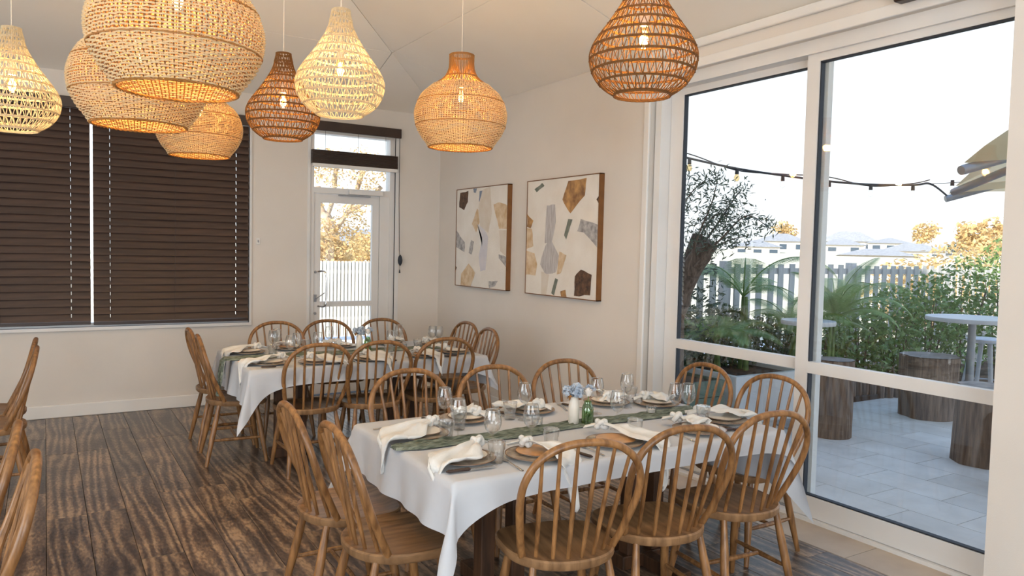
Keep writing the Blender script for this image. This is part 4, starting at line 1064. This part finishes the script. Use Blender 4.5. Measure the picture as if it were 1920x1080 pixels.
# umbrellas at right
def umbrella(A, hub, label, s_other):
    t = thing('patio_umbrella', label, 'umbrella', (hub.x, hub.y, gz))
    h = hub - Vector((hub.x, hub.y, gz)); a = A - Vector((hub.x, hub.y, gz))
    v = Vector((a.x, a.y, 0)); cs = []
    for k in range(4):
        q = k * PI / 2; cs.append(Vector((v.x * math.cos(q) - v.y * math.sin(q), v.x * math.sin(q) + v.y * math.cos(q), a.z)))
    for c in cs: 
        d = (h - c).normalized()
        MB().tube([c - d * .02, c + d * .0, c.lerp(h, .5), h], [.027, .029, .029, .029], 12).obj('rib', M['gmetal'], t, smooth=True)
    for k in range(4):
        c0, c1 = cs[k], cs[(k + 1) % 4]
        def fn(u, vv):
            p = c0.lerp(c1, vv).lerp(h, u); sag = (math.sin(PI * vv)) * .22 * (1 - u)
            p = p.lerp(h, sag); return (p.x, p.y, p.z + .04 + .34 * u ** .8 - .05 * math.sin(PI * vv) * (1 - u) * .4)
        MB().grid(fn, 8, 12).obj('canopy_panel', M['canvas'], t, smooth=True)
    MB().tube([(0, 0, 0), (0, 0, h.z + .15)], .03, 12).obj('pole', M['gmetal'], t)
    lathe_obj('base', [(0, 0), (.35, 0), (.35, .05), (.05, .07)], M['gmetal'], t, 24)
umbrella(at(1777, 372, 6.5), at(2060, 296, 6.3), 'cream patio umbrella at right, lower tip over the hedge', 0)
umbrella(at(1807, 318, 4.3), at(2090, 238, 4.6), 'cream patio umbrella at right, upper arm nearer the glass', 0)

# ------------------------------------------------------------------ planting outside the sliding door
def bush(name, label, c, rad, n, size, mt, seed, group=None, hollow=.25):
    t = thing(name, label, 'shrub', (c[0], c[1], .03), 0, group)
    f = MB(); leaf_cloud(f, (0, 0, c[2] - .03), rad, n, size, seed, hollow)
    o = f.obj('foliage', M[mt], t); o['kind'] = 'stuff'
    rn = random.Random(seed)
    for k in range(5):
        q = rn.uniform(0, 6.28); top = Vector((rad[0] * .6 * math.cos(q), rad[1] * .6 * math.sin(q), c[2] + rad[2] * .4))
        MB().tube([(0.04 * math.cos(q), .04 * math.sin(q), 0), top * .5 + Vector((0, 0, 0)), top], [.014, .010, .004], 6).obj('stem', M['bark'], t)
    return t
bush('dark_shrub', 'dark leafy shrub low beside the door left frame', (5.45, 5.75, .65), (.42, .38, .62), 2600, .034, 'dleaf', 1)
bush('dark_shrub', 'dark leafy shrub under the drooping palm frond', (6.15, 5.65, .55), (.45, .35, .52), 2400, .034, 'dleaf', 2)
bush('dark_shrub', 'dark leafy shrub behind the palm stems', (6.95, 5.6, .5), (.45, .35, .46), 2000, .032, 'dleaf', 22)
HX = [('farthest left, beside the centre post', 7.55, 5.45, .52, .40, .46), ('second from the centre post', 8.15, 5.35, .56, .42, .5), ('behind the wide stump', 8.75, 5.3, .66, .45, .6), ('above the bar table edge', 9.4, 5.25, .75, .5, .7), ('left of the stool', 10.1, 5.2, .85, .55, .8), ('tall golden-lit one at right', 10.9, 5.1, 1.0, .6, .92), ('at the right beside the pillar', 11.8, 5.0, 1.05, .65, .95)]
for i, (l, x, y, z, r, h) in enumerate(HX): bush('hedge_shrub', 'small-leaved hedge shrub on the picket fence, ' + l, (x, y, z), (r, .38, h), 1500, .038, 'leaf', 30 + i, 'hedge shrubs along the picket fence', .15)
GX = [('farther left', 12.0, 7.0, .95, .9, .65), ('middle', 13.9, 7.4, 1.1, 1.0, .8), ('rightmost', 16.4, 7.7, 1.25, 1.3, 1.0)]
for i, (l, x, y, z, r, h) in enumerate(GX): bush('golden_shrub', 'sunlit golden shrub beyond the picket fence, ' + l, (x, y, z), (r, .7, h), 1500, .05, 'goldleaf', 50 + i, 'golden shrubs beyond the fence')

# tree with sawn limbs and olive-like leaves
b0 = at(1262, 690, 6.6); b0.z = 0
t = thing('pruned_tree', 'leaning tree with two sawn-off limbs beside the door left frame', 'tree', (b0.x, b0.y, 0))
def rel(px, py, d): return at(px, py, d) - Vector((b0.x, b0.y, 0))
MB().tube(catmull([Vector((0, 0, 0)), rel(1256, 620, 6.5), rel(1272, 560, 6.4), rel(1292, 512, 6.3)], 4), [.12] * 5 + [.11] * 4 + [.09] * 4, 14).obj('trunk', M['bark'], t, smooth=True)
MB().tube(catmull([rel(1280, 540, 6.35), rel(1300, 500, 6.3), rel(1318, 474, 6.2), rel(1333, 455, 6.15)], 4), [.085] * 9 + [.066] * 4, 14).obj('sawn_limb', M['bark'], t, smooth=True)
MB().tube([rel(1288, 515, 6.35), rel(1296, 480, 6.4), rel(1309, 443, 6.45)], [.07, .06, .055], 14).obj('sawn_limb', M['bark'], t, smooth=True)
rn = random.Random(8)
tw = [[(1285, 520), (1310, 440), (1335, 380), (1348, 320)], [(1272, 500), (1275, 420), (1290, 370), (1325, 335)], [(1300, 500), (1350, 450), (1400, 405), (1445, 430)], [(1310, 470), (1345, 420), (1372, 380), (1392, 352)], [(1270, 480), (1262, 400), (1272, 340), (1278, 318)], [(1300, 500), (1330, 470), (1370, 450), (1410, 440)], [(1290, 500), (1320, 430), (1350, 400), (1380, 420)]]
lv = MB()
for bi, b in enumerate(tw):
    d = 6.2 + rn.uniform(-.3, .3); Q = catmull([rel(x, y, d) for x, y in b], 12)
    MB().tube(Q, [.010 * (1 - i / len(Q)) + .002 for i in range(len(Q))], 5).obj('branch', M['bark'], t)
    for p in Q[8:]:
        for _ in range(11):
            c = p + Vector((rn.gauss(0, .045), rn.gauss(0, .06), rn.gauss(0, .045)))
            dd = (Vector((rn.gauss(.3, 1), rn.gauss(0, 1), rn.gauss(.5, .8)))).normalized(); s = dd.cross(Vector((rn.gauss(0, 1), rn.gauss(0, 1), rn.gauss(0, 1)))).normalized()
            z = rn.uniform(.02, .036); lv.quad(c - dd * z, c + s * .006, c + dd * z, c - s * .006)
leaf_cloud(lv, rel(1290, 560, 6.8), (.35, .3, .55), 700, .03, 3, .1, .3)
o = lv.obj('foliage', M['oleaf'], t); o['kind'] = 'stuff'

def frond(t, base, az, elev, L, droop, lw, ll, n=30, seed=0, twist=0):
    rn = random.Random(seed); d = Vector((math.cos(az), math.sin(az), 0)); side = Vector((-d.y, d.x, 0)); P = []
    for i in range(n + 1):
        s = i / n; ang = elev - droop * s ** 1.3
        P.append(ang)
    pts = [Vector(base)]
    for i in range(n): pts.append(pts[-1] + (d * math.cos(P[i]) + Vector((0, 0, math.sin(P[i])))) * (L / n))
    mb = MB().tube(pts, [.007 * (1 - i / (n + 1)) + .0015 for i in range(n + 1)], 5)
    for i in range(4, n + 1):
        p = pts[i]; T = (pts[i] - pts[i - 1]).normalized(); up = side.cross(T) * -1
        s = i / n; l = ll * math.sin(PI * min(1, .18 + s * .78)) ** .7
        for half in (0, .5):
            for sg in (-1, 1):
                q = (side * sg * .86 + T * (.5 + .4 * s) + Vector((0, 0, -.12))).normalized()
                o_ = p - T * half * L / n; w_ = T * lw
                tip = o_ + q * l + Vector((0, 0, -l * l * .9)); mid = o_ + q * l * .5 + Vector((0, 0, -l * l * .12))
                mb.quad(o_ - w_ * .5, mid - w_, tip, mid + w_, o_ + w_ * .5)
    return mb.obj('frond', M['palm'], t)
def palm(x, y, z0, h, label, fr, nst=3, seed=0):
    t = thing('palm_plant', label, 'palm', (x, y, z0), 0, 'garden palms')
    rn = random.Random(seed)
    for k in range(nst):
        q = rn.uniform(0, 6.28); MB().tube([(.06 * math.cos(q), .06 * math.sin(q), 0), (.03 * math.cos(q), .03 * math.sin(q), h)], [.025, .014], 8).obj('cane', M['leaf'], t)
    for i, (az, el_, L, dr) in enumerate(fr): frond(t, (0, 0, h), R_(az), R_(el_), L, R_(dr), .0038, .24, 40, seed * 50 + i)
    return t
# azimuths: 0 = +X, 90 = away from the house ... 234 = towards the camera
palm(6.05, 5.28, .3, .85, 'palm with one long frond arching in front of the fence', [(222, 68, 1.05, 125), (-40, 66, 1.15, 125), (160, 50, .95, 100), (20, 45, .8, 95), (260, 35, .75, 80), (100, 60, .8, 90)], 3, 1)
palm(5.60, 5.22, .3, .42, 'low palm with fronds fanning over the green planter', [(200, 42, .7, 90), (250, 45, .65, 95), (300, 40, .7, 90), (340, 50, .7, 90), (140, 50, .7, 80), (225, 62, .85, 120)], 3, 2)
palm(6.60, 5.05, .3, .45, 'bushy palm left of the door centre post', [(180, 55, .8, 85), (215, 45, .7, 85), (260, 55, .8, 90), (300, 45, .75, 85), (340, 60, .9, 95), (20, 65, .95, 95), (90, 60, .8, 80), (235, 75, .9, 100)], 4, 3)
palm(6.75, 4.72, .0, .95, 'palm behind the door centre post with frond reaching right', [(-25, 62, 1.0, 105), (-50, 55, .85, 120), (200, 60, .8, 100), (250, 75, .7, 90), (-20, 80, .8, 60), (40, 70, .8, 90), (300, 40, .7, 110), (160, 75, .7, 70)], 3, 4)

# ------------------------------------------------------------------ far hillside with houses and trees (right)
def hillz(d): return -.1 + max(0, d - 12) * .018
hl = MB()
def hf(u, v):
    d = 14 + u * 150; a = R_(-10 + v * 110)
    return (d * math.sin(a + .3), d * math.cos(a + .3), hillz(d) * (1 - .0 * v))
hl.grid(hf, 20, 40); struct('ground_hill', hl, M['grass'])
def house(px, py, dep, w_, h_, rh, label, col='render', win=3, rz=None, d_=6):
    p = at(px, py, dep); z = p.z - rh - h_
    a = math.atan2(p.x, p.y); t = thing('hillside_house', label, 'house', (p.x, p.y, z), -a if rz is None else rz, 'houses on the far hillside')
    MB().box(-w_ / 2, 0, -2, w_ / 2, d_, h_).obj('wall', M[col], t)
    r = MB(); e = .5; hp_ = min(w_, d_) / 2
    r.v = [(-w_ / 2 - e, -e, h_), (w_ / 2 + e, -e, h_), (w_ / 2 + e, d_ + e, h_), (-w_ / 2 - e, d_ + e, h_), (-w_ / 2 + hp_, d_ / 2, h_ + rh), (w_ / 2 - hp_, d_ / 2, h_ + rh)]
    if w_ / 2 - hp_ < .1: r.v[4] = (-.1, d_ / 2, h_ + rh); r.v[5] = (.1, d_ / 2, h_ + rh)
    r.f = [[0, 1, 5, 4], [1, 2, 5], [2, 3, 4, 5], [3, 0, 4], [0, 3, 2, 1]]
    r.obj('roof', M['roof'], t)
    for k in range(win):
        x = -w_ / 2 + (k + .6) * w_ / win; f = MB().box(x - .7, -.06, h_ * .35, x + .7, .02, h_ * .8).obj('window', M['render'], t)
        MB().box(x - .6, -.09, h_ * .38, x + .6, -.05, h_ * .77).obj('pane', M['darkglass'], f)
    return t
house(1592, 433, 138, 9.5, 2.2, 1.9, 'grey-roofed house highest on the hill, right panel left side')
house(1578, 446, 118, 6.5, 1.6, 1.1, 'lower house in front of the highest grey-roofed one', win=2)
house(1668, 445, 128, 6.5, 1.6, 1.0, 'house right of the highest one on the hill')
house(1712, 456, 112, 8.5, 1.6, 1.2, 'long pale house in the hillside middle, under the lone tree')
house(1775, 459, 120, 6.0, 1.5, 1.0, 'grey-roofed house right of the hillside middle')
house(1832, 459, 110, 6, 1.4, 1.1, 'pale house below the golden tree at right')
house(1466, 437, 130, 8, 2.2, 1.4, 'grey-roofed house seen through the left panel, below tree')
house(1418, 449, 116, 7, 1.8, 1.1, 'white house seen through the left panel, lower')
house(1645, 466, 98, 9, 1.2, .9, 'low pale house just above the picket tops')
def far_tree(px, py, dep, r, h, label, mt, seed, n=900, ls=.3):
    p = at(px, py, dep); t = thing('distant_tree', label, 'tree', (p.x, p.y, p.z - h), 0)
    rn = random.Random(seed)
    MB().tube([(0, 0, -1), (0, 0, h * .5), (.1 * r, 0, h)], [.12 * r, .08 * r, .04 * r], 7).obj('trunk', M['gumbark'], t)
    f = MB()
    for k in range(6):
        q = rn.uniform(0, 6.28); leaf_cloud(f, (math.cos(q) * r * .45, math.sin(q) * r * .45, h + rn.uniform(-.3, .3) * r), (r * .5, r * .5, r * .42), n // 6, ls, seed + k, .3, .6)
    o = f.obj('foliage', M[mt], t); o['kind'] = 'stuff'
far_tree(1468, 432, 146, 3.2, 6, 'round tree on the hill seen through the left glass panel', 'goldleaf', 1, 500)
far_tree(1727, 437, 140, 3.6, 6, 'lone tall tree on the hill in the right panel', 'goldleaf', 2, 420, .4)
far_tree(1856, 445, 60, 2.8, 4.5, 'golden tree at the right beside the pillar', 'goldleaf', 3, 900, .26)
far_tree(1798, 462, 100, 1.6, 2, 'small dark tree between the hillside houses', 'oleaf', 4, 200, .2)

# ------------------------------------------------------------------ outside the back door
struct('ground_yard', MB().box(-12, YB + .22, -.3, 12, 30, -.05), M['planter'])
t = thing('slatted_yard_fence', 'bright white slatted fence outside the back door', 'fence', (1.4, 12.6, 0), R_(-3.5))
sm = None
for k in range(112):
    if sm is None: sm = MB().box(-.018, -.012, .02, .021, .012, 1.31).mesh('slat', M['wfence'])
    o = bpy.data.objects.new('slat', sm); C.objects.link(o); o.parent = t; o.location = (-1.0 + k * .062, 0, 0)
MB().box(-4.2, .03, .02, 6.9, .05, 1.29).obj('backing_sheet', M['wfence'], t)
for z in (.3, 1.1): MB().box(-4.1, .012, z, 6.9, .03, z + .06).obj('rail', M['wfence'], t)
# gum tree and shrubs beyond
p0 = at(628, 470, 19); p0.z = 0
t = thing('gum_tree', 'tall pale-barked gum tree beyond the slatted fence', 'tree', tuple(p0))
def rl(px, py, d=19): return at(px, py, d) - p0
MB().tube(catmull([Vector((0, 0, -.3)), rl(628, 480), rl(624, 440), rl(612, 410), rl(600, 385), rl(596, 350)], 4), [.2] * 6 + [.15] * 8 + [.08] * 7, 10).obj('trunk', M['gumbark'], t, smooth=True)
for b in ([(624, 440), (650, 400), (668, 360), (680, 320)], [(612, 410), (625, 370), (630, 320), (640, 290)], [(600, 385), (585, 350), (580, 310)], [(650, 400), (690, 375), (715, 350)]):
    MB().tube(catmull([rl(*q) for q in b], 4), [.06] * (4 * (len(b) - 1) + 1), 7).obj('branch', M['gumbark'], t, smooth=True)
f = MB(); rn = random.Random(4)
for (px, py, r, n) in [(605, 318, .5, 170), (640, 325, .6, 200), (690, 328, .5, 150), (600, 370, .35, 90), (660, 385, .45, 130), (690, 360, .3, 60), (655, 420, .55, 330), (680, 300, .5, 120), (620, 300, .5, 120), (610, 430, .4, 170), (640, 455, .6, 380), (600, 465, .5, 260), (668, 470, .4, 200), (700, 395, .2, 25), (720, 320, .3, 40)]:
    leaf_cloud(f, rl(px, py, 19 + rn.uniform(-.8, .8)), (r, r * .8, r * .75), int(n * 1.35), .05, px, .2, .4)
o = f.obj('foliage', M['goldleaf'], t); o['kind'] = 'stuff'
for i, (px, py, dd, r, l) in enumerate([(692, 468, 24, .8, 'round golden shrub beyond the fence, right side of the door'), (602, 478, 17, .7, 'golden shrub beyond the fence, left side of the door')]):
    p = at(px, py, dd); bush('yard_shrub', l, (p.x, p.y, p.z), (r, r, r * .7), 900, .09, 'goldleaf', 80 + i)
house(700, 428, 42, 7, 2.6, 1.1, 'house with grey roof seen through the back glass door', win=1, rz=R_(-8))
house(640, 470, 60, 20, 1.5, .6, 'low pale building behind the gum tree', win=2)
